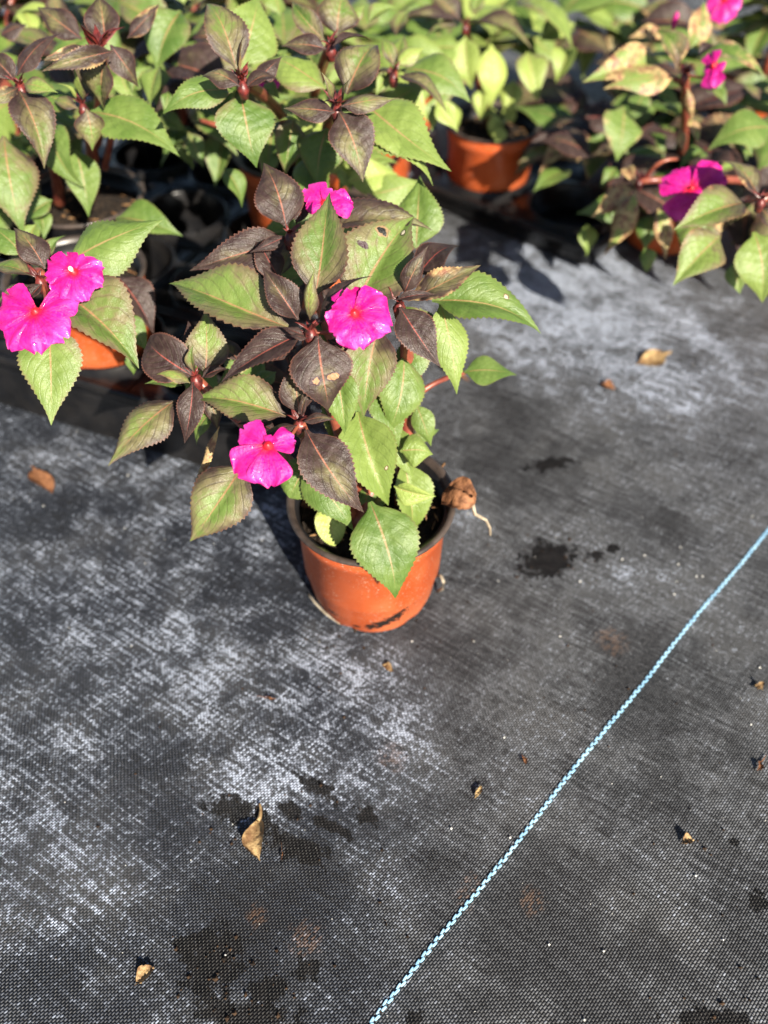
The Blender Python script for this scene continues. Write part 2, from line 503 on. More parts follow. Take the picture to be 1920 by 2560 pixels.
        k = n.ss(blob(px, py, rx * 1.15, ry * 1.3, False, ang, 1.0), 0.88, 1.02, 0.97, 0.0)
        col = n.mix(k, col, n.mix(n.ss(jag, .4, .6), (0.0035, 0.0033, 0.0036), (0.010, 0.009, 0.009)))
    rough = n.ss(n.math('ADD', r, n.math('MULTIPLY', patch2, 0.6)), 0.3, 1.4, 0.34, 0.6)
    hb = n.math('ADD', h, n.math('ADD', n.math('MULTIPLY', patch, 1.2), n.math('MULTIPLY', n.noise(pos, 6.0, 2, 0.5), 15.0)))
    return n.done(n.bsdf(col, rough, 0.16, hb, 0.75, 0.0009))


GROUND = ground_material()
g = mesh_obj('ground', [(-20, -20, 0), (20, -20, 0), (20, 20, 0), (-20, 20, 0)], [(0, 1, 2, 3)], GROUND, smooth=False)
tag(g, kind='structure')

# blue marker tape woven into the fabric: alternating floats
mt = Mesh()
wd = np.array([math.cos(WARP), math.sin(WARP), 0]); pd = np.array([-wd[1], wd[0], 0])
p_a = P(1420, 1942, 0)
step = 0.00275
for i in range(-190, 420):
    side = 1 if i % 2 else -1
    jt = rng.normal(0, 0.00012, 3)
    c = p_a + wd * (i * step) + pd * (side * 0.00062 + 0.0009 * math.sin(i * 0.03) + 0.0005 * math.sin(i * 0.11 + 1) + jt[0])
    L_, W_, Hh = 0.0021 + jt[1], 0.00074 + jt[2] * .4, 0.0009
    d_ = nrm(wd + pd * side * 0.10)
    q_ = np.array([-d_[1], d_[0], 0])
    vv = []
    for (ll, ww, hh) in [(-1, -.55, .1), (-1, .55, .1), (-.6, 1, .1), (.6, 1, .1), (1, .55, .1), (1, -.55, .1), (.6, -1, .1), (-.6, -1, .1)]:
        vv.append(c + d_ * ll * L_ + q_ * ww * W_ + np.array([0, 0, hh * Hh]))
    for (ll, ww) in [(-.75, -.4), (-.75, .4), (-.5, .6), (.5, .6), (.75, .4), (.75, -.4), (.5, -.6), (-.5, -.6)]:
        vv.append(c + d_ * ll * L_ + q_ * ww * W_ + np.array([0, 0, Hh]))
    mt.add(vv, [(k, k + 8, (k + 1) % 8 + 8, (k + 1) % 8) for k in range(8)] + [tuple(range(15, 7, -1))])
tape = mesh_obj('marker_tape', mt.v, mt.f, BLUE, parent=g, smooth=False)
tag(tape, kind='stuff')

# ------------------------------------------------------------------ black carrying trays
def tray(origin, ang, nx, ny, pitch, top, label, holes_r=0.054):
    """origin = centre of the first cell; columns run along ang, rows along ang+90"""
    ex = np.array([math.cos(ang), math.sin(ang), 0]); ey = np.array([-ex[1], ex[0], 0])
    o = np.array([origin[0], origin[1], 0.0])
    t = thing('plant_tray', o, label, 'tray', 'black plant trays')
    N = 32
    for i in range(nx):
        for j in range(ny):
            c = o + ex * i * pitch + ey * j * pitch
            m = Mesh()
            rings = []
            hp = pitch / 2 - 0.0006
            sq = []
            for k in range(N):
                a = 2 * math.pi * k / N
                s_ = hp / max(abs(math.cos(a)), abs(math.sin(a)))
                sq.append((s_ * math.cos(a), s_ * math.sin(a)))
            prof = [(holes_r + .0035, 0.0), (holes_r + .002, .006), (holes_r, .0065), (holes_r - .0015, .004), (holes_r - .005, -.025), (holes_r - .010, -top + .006), (0.012, -top + .004)]
            for (x, y) in sq: m.v.append(tuple(c + ex * x + ey * y + np.array([0, 0, top])))
            for (rr, zz) in prof:
                for k in range(N):
                    a = 2 * math.pi * k / N
                    m.v.append(tuple(c + ex * rr * math.cos(a) + ey * rr * math.sin(a) + np.array([0, 0, top + zz])))
            m.f = grid_faces(len(prof) + 1, N, True)
            mesh_obj('cell', m.v, m.f, BLACK, parent=t)
    x0, x1, y0, y1 = -pitch / 2, (nx - .5) * pitch, -pitch / 2, (ny - .5) * pitch
    m = Mesh()
    loop = []
    rc = 0.018
    for (cx, cy, a0) in [(x1 - rc, y1 - rc, 0), (x0 + rc, y1 - rc, 90), (x0 + rc, y0 + rc, 180), (x1 - rc, y0 + rc, 270)]:
        for k in range(5):
            a = R(a0 + 22.5 * k)
            loop.append((cx + rc * math.cos(a), cy + rc * math.sin(a), math.cos(a), math.sin(a)))
    prof = [(-.0015, -.0035), (.002, .0025), (.0055, .0032), (.007, .0), (.0065, -.006), (.003, -.006), (.001, -.02), (-.004, -top + .001)]
    for (d_, z_) in prof:
        for (x, y, nx_, ny_) in loop:
            m.v.append(tuple(o + ex * (x + nx_ * d_) + ey * (y + ny_ * d_) + np.array([0, 0, top + z_])))
    m.f = grid_faces(len(prof), len(loop), True)
    mesh_obj('side_wall', m.v, m.f, BLACK, parent=t)
    return t


tray((-0.35, 0.618), R(-22), 3, 1, 0.108, 0.075, 'single row black tray at left, its empty round cell right of the front left plant', .0475)
tray((-0.362, 0.742), R(-22), 3, 4, 0.108, 0.075, 'black tray in deep shade under the upper left plants', .0475)
tray((0.135, 0.985), R(-40), 2, 2, 0.128, 0.03, 'blurred black tray corner under the far orange pot')

# ------------------------------------------------------------------ plants
TT = [0, .05, .12, .22, .33, .42, .52, .63, .74, .84, .92, .97, 1]
WWp = [.07, .14, .50, .86, 1, .975, .86, .655, .42, .215, .095, .042, .0]
SCOL = np.array([-1, -.88, -.68, -.45, -.22, 0, .22, .45, .68, .88, 1.0])


def leaf_mesh(b, t, w, nhint, bend=0.12, fold=0.10, twist=0.0, roll=0.0, rows=45, teeth=1.0, curl=0.0, blunt=False, vee=None):
    b = np.asarray(b, float); t = np.asarray(t, float)
    d = t - b; L = np.linalg.norm(d); d = d / L
    n = nrm(nhint - (nhint @ d) * d)
    s = np.cross(d, n)
    cr, sr = math.cos(R(roll)), math.sin(R(roll))
    n, s = n * cr + s * sr, s * cr - n * sr
    mid = b * .5 + t * .5 + n * bend * L + s * rng.uniform(-.11, .11) * L
    tt = np.linspace(0, 1, rows)
    path = bez(b, mid, t, rows)
    wv = np.interp(tt, TT, WWp)
    if blunt: wv = np.interp(tt, TT, [.10, .2, .5, .82, .97, 1, 1, .95, .82, .62, .4, .2, .0])
    k1, k2, k3 = rng.uniform(0, 6.28, 3)
    if vee is None: vee = rng.uniform(-.30, .68)
    tipd = rng.uniform(-.05, .22)
    V, UV = [], []
    for i in range(rows):
        tg = nrm(path[min(i + 1, rows - 1)] - path[max(i - 1, 0)])
        nn = nrm(n - (n @ tg) * tg); ss_ = np.cross(tg, nn)
        ta = R(twist) * (tt[i] - .4)
        nn, ss_ = nn * math.cos(ta) + ss_ * math.sin(ta), ss_ * math.cos(ta) - nn * math.sin(ta)
        hw = w * L * .5 * wv[i]
        for u in SCOL:
            au = abs(u)
            e = 1.0
            fwd = 0.0
            if au == 1 and 0.06 < tt[i] < .965:
                e = 1 + (0.075 if i % 2 else -0.012) * teeth * (0.5 / max(w, .25)) * (0.25 + 0.75 * min(1.0, hw / (w * L * .2)))
                fwd = (0.010 if i % 2 else 0) * L * teeth
            ph = tt[i] * 7.5 - au ** 1.3 * 2.9
            q = math.cos(2 * math.pi * (ph - 0.0)) * .5
            quilt = 0.015 * q * math.sin(math.pi * min(au * 1.15, 1)) * wv[i] * w / .5
            dome = fold * (au - 1.25 * au * au) * wv[i] * w * 2 * .5
            wav = 0.020 * au ** 2 * math.sin(tt[i] * 11 + (k1 if u > 0 else k2)) * wv[i]
            cu = -curl * au * au * wv[i] * w * .5
            hz = L * (quilt + dome + wav + cu - tipd * max(0, tt[i] - .45) ** 2 * 2.2) + vee * au * hw
            side = u * hw * e * (1 - .22 * vee * vee) * (1 - .28 * curl * au * au)
            V.append(path[i] + ss_ * side + nn * hz + tg * fwd)
            UV.append((u * .5 + .5, tt[i]))
    return V, grid_faces(rows, len(SCOL)), UV, L


HINT = nrm(0.55 * np.array([0, 0, 1.0]) - 0.5 * CD + 0.12 * np.array(sd))
DEPTH_K = 0.65


def leaf(plant, bx, by, tx, ty, z, w=.5, c=(.2, 0, 0), k=None, dz=None, bend=None, roll=None, mat=None, hint=None, label=None, **kw):
    """a leaf from the point seen at (bx, by), z cm above the ground, towards (tx, ty)"""
    b = P(bx, by, z / 100)
    dep = depth(b)
    if dz is None:
        dz = (by - ty) / FPX * dep * (DEPTH_K if k is None else k) * 100
    t = P(tx, ty, (z + dz) / 100)
    if roll is None: roll = rng.uniform(-28, 28)
    if bend is None: bend = rng.uniform(.10, .26)
    V, F, UV, L = leaf_mesh(b, t, w * 1.0, HINT if hint is None else nrm(hint), bend=bend, roll=roll, twist=kw.pop('twist', rng.uniform(-38, 38)), fold=kw.pop('fold', rng.uniform(.06, .30)), **kw)
    o = mesh_obj('leaf', V, F, mat or LEAF, parent=plant, uvs=UV)
    j = rng.uniform(-.05, .05, 2)
    o.color = (max(0, c[0] + j[0]), max(0, c[1] + j[1] * .6), c[2], 1)
    if label: o['label'] = label
    return o


def leaf3(plant, b, t, w, c, hint=(0, 0, 1), rows=33, **kw):
    V, F, UV, L = leaf_mesh(b, t, w, np.array(hint, float), rows=rows, **kw)
    o = mesh_obj('leaf', V, F, LEAF, parent=plant, uvs=UV)
    o.color = (*c, 1)
    return o


def stem(plant, pts, r0, r1, n=18):
    pts = [np.asarray(p, float) for p in pts]
    if len(pts) == 2:
        pts.insert(1, (pts[0] + pts[1]) / 2 + np.array([0, 0, .01]))
    path = bez(pts[0], pts[1], pts[2], n)
    i = np.arange(n)
    rad = np.linspace(r0, r1, n) * (1 + .16 * (np.sin(i * 1.9) > .8))
    v, f = tube(path, rad, 10)
    return mesh_obj('stem', v, f, STEM, parent=plant)


def bud(plant, px, py, z, size=.006, c=None, n=6):
    """the tight heart of a whorl: a few tiny bracts round a node"""
    ctr = P(px, py, z / 100) if c is None else np.asarray(c)
    m = Mesh()
    v, f = tube([ctr - np.array([0, 0, .010]), ctr - np.array([0, 0, .004]), ctr + np.array([0, 0, .001])], [.0028, .0042, .0016], 8)
    m.add(v, f)
    for k in range(n):
        a = k * 2.4 + rng.uniform(-.4, .4)
        d = nrm([math.cos(a), math.sin(a), rng.uniform(.5, 1.6)])
        V, F, UV, L = leaf_mesh(ctr, ctr + d * size * rng.uniform(1, 2.1), .34, np.array([0, 0, 1.0]) if abs(d[2]) < .9 else np.array([1.0, 0, 0]), rows=9, fold=.5, teeth=0)
        m.add(V, F)
    return mesh_obj('leaf_bud', m.v, m.f, BRACT, parent=plant)


def petal_mesh(c, dirv, nv, L, W, lift, notch=.10, cup=.10):
    d = nrm(dirv); n = nrm(nv - (nv @ d) * d); s = np.cross(d, n)
    nr, nc = 14, 13
    V, UV = [], []
    k1, k2 = rng.uniform(0, 6.28, 2)
    for i in range(nr):
        v = i / (nr - 1)
        hw = W * .5 * (0.14 + .86 * math.sin(min(v * 1.02, 1) * math.pi * .60) ** 1.15)
        if v > .62: hw *= math.sqrt(max(0, 1 - ((v - .62) / .40) ** 2)) * .9 + .1
        for j in range(nc):
            u = j / (nc - 1) * 2 - 1
            ln = L * v * (1 - notch * math.exp(-(u / .30) ** 2) * v ** 3) * (1 - .13 * v * v * abs(u) ** 2.2)
            z = L * (cup * math.sin(v * 2.4) - .18 * v * v + .055 * v * math.sin(u * 4.6 + k1) + .035 * v * v * math.sin(u * 9 + k2) + .05 * (1 - abs(u)) * 0)
            rag = 1 + .03 * math.sin(i * 3.1 + k2) * (abs(u) > .9)
            V.append(c + d * ln + s * u * hw * rag + n * (z + lift))
            UV.append((u * .5 + .5, v))
    return V, grid_faces(nr, nc), UV


def flower(plant, px, py, z, petals, facing=None, eye=True, stalk=None):
    """petals: (screen angle in degrees, length px, width px[, tilt])"""
    c = P(px, py, z / 100)
    m = depth(c) / FPX
    nv = nrm(-CD * .85 + np.array([0, 0, .35])) if facing is None else nrm(facing)
    right = nrm(CR - (CR @ nv) * nv); up = np.cross(nv, right)
    v, f = lathe([(.0003, .0035), (.0015, .003), (.0028, .001), (.0032, -.002), (.002, -.006), (.0006, -.014)], (0, 0, 0), 12)
    v = [c + right * p[0] + up * p[1] + nv * (p[2] + .002) for p in np.array(v)]
    fl = mesh_obj('flower', v, f, THROAT, parent=plant)
    for i, pt in enumerate(petals):
        a = R(pt[0]); tilt = pt[3] if len(pt) > 3 else 0.0
        d = nrm(right * math.cos(a) + up * math.sin(a) + nv * tilt)
        V, F, UV = petal_mesh(c, d, nv, pt[1] * m, pt[2] * m, .0006 * i + .0006, notch=pt[4] if len(pt) > 4 else .10)
        mesh_obj('petal', V, F, PETAL, parent=fl, uvs=UV)
    if eye:
        v, f = lathe([(.0001, .0022), (.0009, .0018), (.0013, .0006), (.0010, -.001)], (0, 0, 0), 10)
        v = [c + right * p[0] + up * p[1] + nv * (p[2] + .0065) for p in np.array(v)]
        mesh_obj('stamen', v, f, STAMEN, parent=fl)
    if stalk is not None:
        v, f = tube(bez(np.asarray(stalk), (c + np.asarray(stalk)) / 2 - nv * .01 + np.array([0, 0, -.004]), c - nv * .008, 10), [.0011] * 10, 6)
        mesh_obj('flower_stalk', v, f, STEM, parent=fl)
    return fl


def potted(x, y, label, name='potted_plant', mat=None, rim_r=.0605, h=.100, z0=0.0, detail=True):
    """orange plastic pot with a dark lip, black inside and filled with soil"""
    c = np.array([x, y, z0])
    t = thing(name, c, label, 'potted plant', 'potted flowering plants')
    rb = rim_r * .765

    def wob(r, z, a):
        if z < .006: z = z + .0028 * max(0, math.sin(a * 6 + .6)) ** 4
        return r, z
    outer = [(rb - .012, .003), (rb - .0035, .0), (rb - .0006, .0035), (rb + .0006, .012), (rb + .0022, .0135), (rb + .0055, .040), (rb + .0063, .0408), (rim_r - .0068, h - .020), (rim_r - .0052, h - .0188), (rim_r - .0044, h - .012), (rim_r - .0036, h - .0040)]
    v, f = lathe(outer, c, 56, wob)
    inner = [(rim_r - .0044, h - .0040), (rim_r - .0075, h - .004), (rim_r - .010, h - .03), (rim_r - .018, h - .045)]
    v2, f2 = lathe(inner, c, 56)
    m = Mesh().add(v, f).add(v2, f2)
    pot = mesh_obj('pot', m.v, m.f, [mat or POT, BLACK], parent=t, fmat=[0] * len(f) + [1] * len(f2))
    lip = [(rim_r - .0056, h - .0045), (rim_r - .0016, h - .0040), (rim_r - .0004, h - .0024), (rim_r - .0003, h - .0006), (rim_r - .0022, h + .0004), (rim_r - .0046, h - .0006), (rim_r - .0060, h - .004)]
    v, f = lathe(lip, c, 56)
    mesh_obj('pot_rim', v, f, RIM, parent=pot)
    # soil: lumpy disc
    nr, na = 16, 52
    sv = []
    for i in range(nr):
        r = (rim_r - .0098) * i / (nr - 1)
        for k in range(na):
            a = 2 * math.pi * k / na
            sv.append((x + r * math.cos(a), y + r * math.sin(a), z0 + h - .017 + rng.normal(0, .0014) + .003 * (1 - i / nr)))
    mesh_obj('soil', sv, grid_faces(nr, na, True), SOIL, parent=t, smooth=False)
    if detail:
        cm = Mesh()
        for _ in range(26):
            a, r = rng.uniform(0, 6.28), (rim_r - .013) * math.sqrt(rng.uniform(.05, 1))
            pc = np.array([x + r * math.cos(a), y + r * math.sin(a), z0 + h - .0125])
            d = nrm([rng.normal(), rng.normal(), rng.normal() * .3]); L_ = rng.uniform(.0015, .006)
            v, f = tube([pc - d * L_, pc, pc + d * L_], [.0004, rng.uniform(.0006, .0013), .0004], 5)
            cm.add(v, f)
        ch = mesh_obj('bark_chips', cm.v, cm.f, CHIP, parent=t, smooth=False)
        tag(ch, kind='stuff')
    t['_top'] = z0 + h - .013
    return t


# colour shorthands: (purple, yellow, dry)
GR, GL, LM, YE = (.10, .05, 0), (.05, .25, 0), (.04, .6, 0), (.1, .85, .05)
OL, KH, PU, DP = (.36, .08, 0), (.52, .10, 0), (.68, 0, 0), (.92, 0, 0)
GP = (.22, .05, 0)

# ---- the plant in the middle
MX, MY = -0.009, 0.357
main = potted(MX, MY, 'bushy dark leaved plant standing alone at the centre in a soil smeared orange pot', mat=POT_MAIN, rim_r=.0597, h=.108)
SOILZ = .096
A = P(777, 827, .25); B = P(999, 757, .25); Cw = P(748, 1057, .205)
stem(main, [(MX - .004, MY + .006, SOILZ), (MX - .02, MY + .0, .17), A], .0062, .0036)
stem(main, [(MX + .022, MY + .002, SOILZ), P(1030, 1040, .135), P(1012, 800, .235)], .0058, .0036)
stem(main, [(MX - .012, MY - .010, SOILZ), (MX - .03, MY - .022, .15), Cw], .0055, .0034)
stem(main, [P(1040, 990, .15), P(1085, 950, .155), P(1165, 930, .165)], .0022, .0014)
stem(main, [P(1050, 985, .15), P(1046, 905, .185), P(1035, 850, .205)], .0024, .0016)
bud(main, 777, 827, 25.2); bud(main, 999, 757, 25.2); bud(main, 748, 1055, 20.6); bud(main, 770, 842, 24.5, .005)
L = lambda *a, **k: leaf(main, *a, **k)
# centre whorl
L(720, 818, 410, 677, 25.0, .50, (.30, .12, 0), k=.35, roll=4, bend=.08)
L(786, 745, 813, 469, 25.2, .54, (.42, .06, 0), roll=-10, bend=.10)
L(745, 800, 652, 662, 25.6, .58, PU, k=.8)
L(755, 834, 546, 956, 25.3, .40, DP, k=.5, roll=10, bend=.16)
L(795, 840, 834, 1040, 25.2, .78, PU, k=.85, bend=.20, mat=LEAF_SCAR, roll=0, label='dark leaf with two tan scars across its middle')
L(775, 800, 786, 672, 26.0, .36, (.40, .55, 0), k=1.0, curl=.5)
L(800, 815, 920, 668, 25.5, .34, DP, k=.9, roll=-35)
L(885, 770, 1038, 526, 24.4, .74, (.32, .14, 0), roll=6, bend=.12, mat=LEAF_HOLE, label='pale olive leaf with a hole and a purple stained tip')
L(948, 815, 911, 1048, 24.2, .56, (.34, .08, 0), k=.8, bend=.18, roll=-8)
L(760, 838, 700, 815, 26.0, .4, DP)
L(768, 846, 722, 836, 26.2, .42, (.75, 0, 0))
L(700, 700, 640, 590, 23.5, .6, DP)
# right whorl
L(1010, 735, 1073, 613, 25.8, .42, PU, k=.9, curl=.25)
L(1020, 752, 1206, 657, 25.0, .40, (.50, .05, .25), k=.7, roll=-6, label='dark leaf with a torn brown edge')
L(1045, 690, 1150, 598, 24.0, .72, DP, k=.7)
L(1080, 752, 1368, 817, 23.6, .50, GR, k=.5, roll=-6, bend=.14, mat=LEAF_DOT)
L(1000, 768, 1101, 918, 25.2, .58, DP, k=.75, bend=.16, roll=6)
L(1100, 755, 1142, 990, 23.2, .44, GL, k=.8, bend=.16, roll=-5)
L(1160, 930, 1292, 938, 16.6, .66, GR, k=.6, roll=-8)
L(1010, 765, 1075, 850, 23.2, .52, (.15, 0, 0), k=.8)
L(1010, 890, 969, 1094, 20.5, .60, GR, k=.75, bend=.18)
L(990, 750, 1090, 735, 25.6, .26, DP)
# lower front whorl
L(750, 1035, 729, 889, 20.9, .62, KH, k=.8, bend=.06, roll=0)
L(715, 1040, 473, 983, 20.3, .54, (.32, .16, 0), k=.45, roll=2, bend=.12)
L(742, 1064, 640, 1109, 21.2, .44, (.72, .05, 0), k=.5)
L(757, 1056, 843, 1047, 21.0, .34, (.72, .05, 0), k=.4)
L(765, 1075, 915, 1287, 20.6, .52, (.60, .06, 0), k=.7, roll=3, bend=.14)
L(612, 1158, 468, 1364, 18.2, .62, (.33, .14, 0), k=.7, roll=-4, bend=.13)
L(530, 1025, 484, 1116, 17.5, .55, GR, k=.8)
L(548, 1066, 479, 1246, 18.6, .13, (.3, .2, 1.0), k=.8, curl=.4, label='narrow dried brown leaf edge hanging from the left side')
L(690, 1090, 640, 1150, 17.0, .6, GR)
L(755, 1040, 770, 985, 21.4, .35, PU, k=1.0)
# lower leaves over the pot
L(775, 1140, 722, 1246, 15.5, .98, GR, k=.7, blunt=True, bend=.2)
L(760, 1150, 893, 1328, 15.8, .52, GR, k=.6, bend=.14)
L(895, 1030, 980, 1273, 18.2, .60, GL, k=.7, bend=.16, mat=LEAF_DOT)
L(1000, 1128, 1089, 1133, 15.8, .95, GL, k=.6, roll=12)
L(1010, 1150, 1040, 1346, 14.0, .54, GL, k=.9, bend=.24)
L(985, 1215, 1090, 1240, 14.9, .62, LM, k=.4, roll=50, fold=.3, label='folded lime green leaf showing its pale underside')
L(806, 1258, 836, 1366, 12.0, .66, YE, k=.7, blunt=True, label='small yellowing leaf inside the pot rim')
L(925, 1255, 998, 1512, 14.4, .64, (.10, .0, 0), k=.72, bend=.20, roll=2, fold=.2)
L(985, 1200, 885, 1330, 12.2, .55, (.1, 0, 0), k=.8)
L(1030, 1090, 1104, 1076, 13.0, .50, GR, k=.4)
L(860, 985, 905, 1115, 19.0, .55, GR, k=.8)
L(1045, 838, 1002, 990, 21.2, .56, (.14, 0, 0), k=.8)
L(835, 915, 862, 1090, 23.0, .56, (.12, .08, 0), k=.8)
L(880, 960, 830, 1120, 18.6, .58, (.14, .05, 0), k=.8)
L(600, 905, 520, 850, 20.0, .55, (.6, 0, 0), k=.5)
L(640, 720, 560, 790, 22.0, .55, (.16, 0, 0), k=.5)
L(1000, 720, 960, 640, 22.5, .6, (.3, .1, 0), k=.6)
L(690, 930, 620, 980, 19.0, .6, GR, k=.5)
L(742, 870, 668, 905, 23.6, .5, DP, k=.5)
L(820, 850, 905, 905, 23.8, .5, (.6, 0, 0), k=.6)
L(700, 640, 610, 700, 23.2, .5, (.7, 0, 0), k=.5)
L(840, 690, 905, 600, 23.4, .5, (.6, 0, 0), k=.7)
L(960, 700, 1000, 600, 23.4, .45, DP, k=.8)
L(1050, 770, 1085, 870, 22.4, .5, (.2, 0, 0), k=.8)
L(690, 1080, 590, 1060, 18.6, .5, DP, k=.5)
L(700, 1110, 655, 1215, 17.6, .55, (.16, 0, 0), k=.8)
L(905, 1090, 850, 1230, 16.4, .55, (.10, .1, 0), k=.8)
L(985, 1060, 1035, 1200, 16.4, .52, GL, k=.85)
L(1040, 1010, 1078, 1120, 16.6, .5, GR, k=.85)
L(930, 960, 1000, 1120, 19.0, .52, (.12, .05, 0), k=.8)
L(520, 970, 545, 1080, 19.4, .45, (.6, 0, 0), k=.8)
L(450, 935, 400, 870, 20.2, .5, DP, k=.6)
L(905, 905, 880, 985, 19.5, .6, (.15, 0, 0))
# reddish leaf stumps at the base
stem(main, [(MX - .010, MY - .02, SOILZ), P(950, 1180, .12), P(935, 1155, .135)], .0060, .0055, 10)
flower(main, 886, 790, 26.6, [(98, 84, 108), (38, 100, 100), (-18, 102, 94), (-82, 94, 112), (-138, 78, 100), (165, 62, 72)], stalk=A, eye=False)
flower(main, 672, 1118, 22.4, [(142, 92, 84), (20, 72, 78), (222, 112, 112), (275, 108, 118), (70, 30, 40)], stalk=Cw, eye=False)
v, f = tube([P(1093, 1438, .012), P(1103, 1440, .016), P(1110, 1455, .014), P(1106, 1472, .007), P(1094, 1478, .002)], [.0012] * 5, 7)
mesh_obj('root', v, f, ROOT, parent=main)
v, f = tube([P(772, 1487, .003), P(790, 1510, .001), P(815, 1535, .0015), P(850, 1560, .001)], [.0009, .0009, .0008, .0005], 7)
mesh_obj('root', v, f, ROOT, parent=main)

# ---- its two further branches: back and left
back = main
BX, BY = MX, MY
E_ = P(723, 585, .26); D_ = P(488, 945, .205)
stem(back, [(BX - .006, BY + .016, SOILZ), (BX - .01, BY + .05, .18), E_], .0055, .0034)
stem(back, [(BX - .018, BY + .006, SOILZ), (BX - .06, BY + .01, .13), D_], .005, .0032)
bud(back, 723, 585, 26.2); bud(back, 488, 942, 20.8)
L = lambda *a, **k: leaf(back, *a, **k)
L(716, 570, 657, 403, 26.2, .72, (.66, .02, 0), roll=6)
L(722, 600, 468, 674, 24.6, .38, (.70, .02, 0), k=.3, bend=.16, roll=-22)
L(718, 590, 624, 632, 26.0, .32, DP, k=.5)
L(800, 575, 1090, 562, 24.8, .44, (.60, .0, 0), k=.3, bend=.16, roll=-14)
L(1040, 620, 1050, 440, 22.0, .72, GR, bend=.12)
L(740, 560, 775, 480, 25.6, .5, DP)
L(735, 610, 690, 700, 23.0, .6, (.5, 0, 0))
L(1010, 700, 900, 560, 20.0, .5, LM)
L(760, 600, 860, 660, 22.0, .5, GR)
L(478, 938, 358, 852, 21.0, .80, DP, k=.6, blunt=True)
L(512, 935, 509, 768, 20.6, .66, (.42, .25, 0), k=.75, roll=5)
L(500, 920, 470, 800, 19.6, .6, DP, k=.8)
L(482, 955, 457, 1114, 21.2, .42, DP, k=.75, roll=-6, bend=.18)
L(440, 1000, 271, 1167, 19.6, .50, (.42, .14, 0), k=.5, roll=4, bend=.13)
L(476, 958, 385, 930, 21.3, .34, (.35, .5, .30), k=.4)
L(486, 930, 480, 862, 21.6, .46, OL, k=1.0)
L(505, 945, 575, 922, 20.8, .44, DP, k=.5)
L(660, 890, 530, 980, 18.5, .56, GR, k=.4)
L(455, 965, 362, 962, 18.6, .5, GR, k=.4)
L(560, 900, 640, 950, 17.5, .55, (.15, 0, 0), k=.5)
flower(back, 812, 515, 26.8, [(128, 78, 88), (5, 74, 84), (-70, 46, 46), (62, 50, 60), (190, 50, 50)], stalk=E_, eye=False)

# ---- front left plant with two flowers
LX, LY = -0.264, 0.582
fl = potted(LX, LY, 'front left plant carrying two magenta flowers, its orange pot set in the black tray', z0=.045)
L1 = P(103, 695, .25)
stem(fl, [(LX, LY, .14), (LX - .01, LY - .04, .2), L1], .0055, .0034)
bud(fl, 98, 696, 25.2)
L = lambda *a, **k: leaf(fl, *a, **k)
L(113, 672, 33, 565, 25.4, .58, (.62, .04, 0))
L(80, 690, -40, 668, 25.2, .52, OL, k=.4)
L(165, 660, 408, 555, 24.6, .62, (.12, .12, 0), k=.5, roll=4)
L(290, 545, 456, 592, 19.0, .6, GR, k=.6)
L(165, 735, 355, 912, 24.8, .76, (.36, .06, 0), k=.6, bend=.14)
L(122, 800, 129, 1062, 23.2, .58, (.22, .15, 0), k=.7, bend=.15)
L(105, 710, 60, 760, 25.0, .6, DP)
L(60, 640, -30, 560, 23.0, .6, GR)
L(95, 715, -20, 765, 24.8, .5, (.6, 0, 0))
L(110, 660, 160, 580, 22.0, .5, (.3, 0, 0))
L(292, 690, 388, 835, 19.5, .62, DP, k=.8)  # added over the pot side; its dark colour stands in for shade
L(300, 790, 372, 880, 18.5, .62, (.16, 0, 0), k=.8)
L(330, 880, 335, 940, 17.0, .6, GR, k=.8)
L(60, 640, 30, 700, 20, .6, GR)
L(90, 560, 60, 640, 21, .7, GL)
flower(fl, 189, 688, 27.2, [(118, 74, 62), (70, 62, 56), (22, 76, 66), (-20, 80, 72), (-65, 84, 78), (-115, 82, 74), (190, 74, 66), (150, 76, 60)], stalk=L1)
flower(fl, 96, 786, 26.2, [(28, 108, 92), (145, 118, 84), (185, 116, 90), (235, 118, 78), (275, 112, 92), (318, 108, 96)], stalk=L1, eye=False)

# ---- back left plant
TX, TY = -0.292, 0.715
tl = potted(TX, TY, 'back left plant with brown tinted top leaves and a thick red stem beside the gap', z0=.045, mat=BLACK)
TL0 = P(247, 130, .31); TL1 = P(50, 214, .30); TL2 = P(208, 262, .28)
stem(tl, [(TX + .004, TY - .004, .14), P(250, 445, .19), P(215, 285, .262)], .0066, .0042)
stem(tl, [(TX - .02, TY - .01, .14), P(150, 420, .2), TL1], .005, .0034)
stem(tl, [P(262, 420, .20), P(272, 360, .235), P(285, 330, .24)], .0030, .0022)
stem(tl, [P(235, 360, .225), P(265, 250, .27), TL0], .005, .005)
bud(tl, 247, 130, 31.4, .012, n=9); bud(tl, 50, 214, 30.2); bud(tl, 206, 262, 28.4)
L = lambda *a, **k: leaf(tl, *a, **k)
L(264, 112, 246, -12, 31.4, .72, (.62, .06, 0))
L(205, 98, 86, 8, 30.6, .46, (.58, .04, 0))
L(276, 112, 354, 220, 31.4, .62, (.72, 0, 0), k=.9)
L(262, 150, 264, 275, 31.0, 1.0, (.42, .05, 0), k=.9, bend=.2)
L(283, 128, 98, 178, 31.8, .26, (.6, 0, .2), k=.2, roll=-50, bend=.18)
L(215, 115, 92, 152, 31.0, .22, (.6, 0, .3), k=.2, roll=-50, bend=.2)
L(318, 95, 402, 3, 30.0, .34, (.66, 0, .25), roll=25)
L(48, 228, 116, 420, 30.0, .58, (.46, .06, 0), k=.7, bend=.15)
L(60, 210, 146, 233, 30.6, .48, (.34, .35, 0), k=.4)
L(42, 190, 152, 75, 30.4, .34, (.74, 0, 0))
L(45, 220, -40, 262, 30.2, .40, (.5, .1, .2), k=.3, roll=-30)
L(40, 205, -30, 130, 30.2, .6, PU)
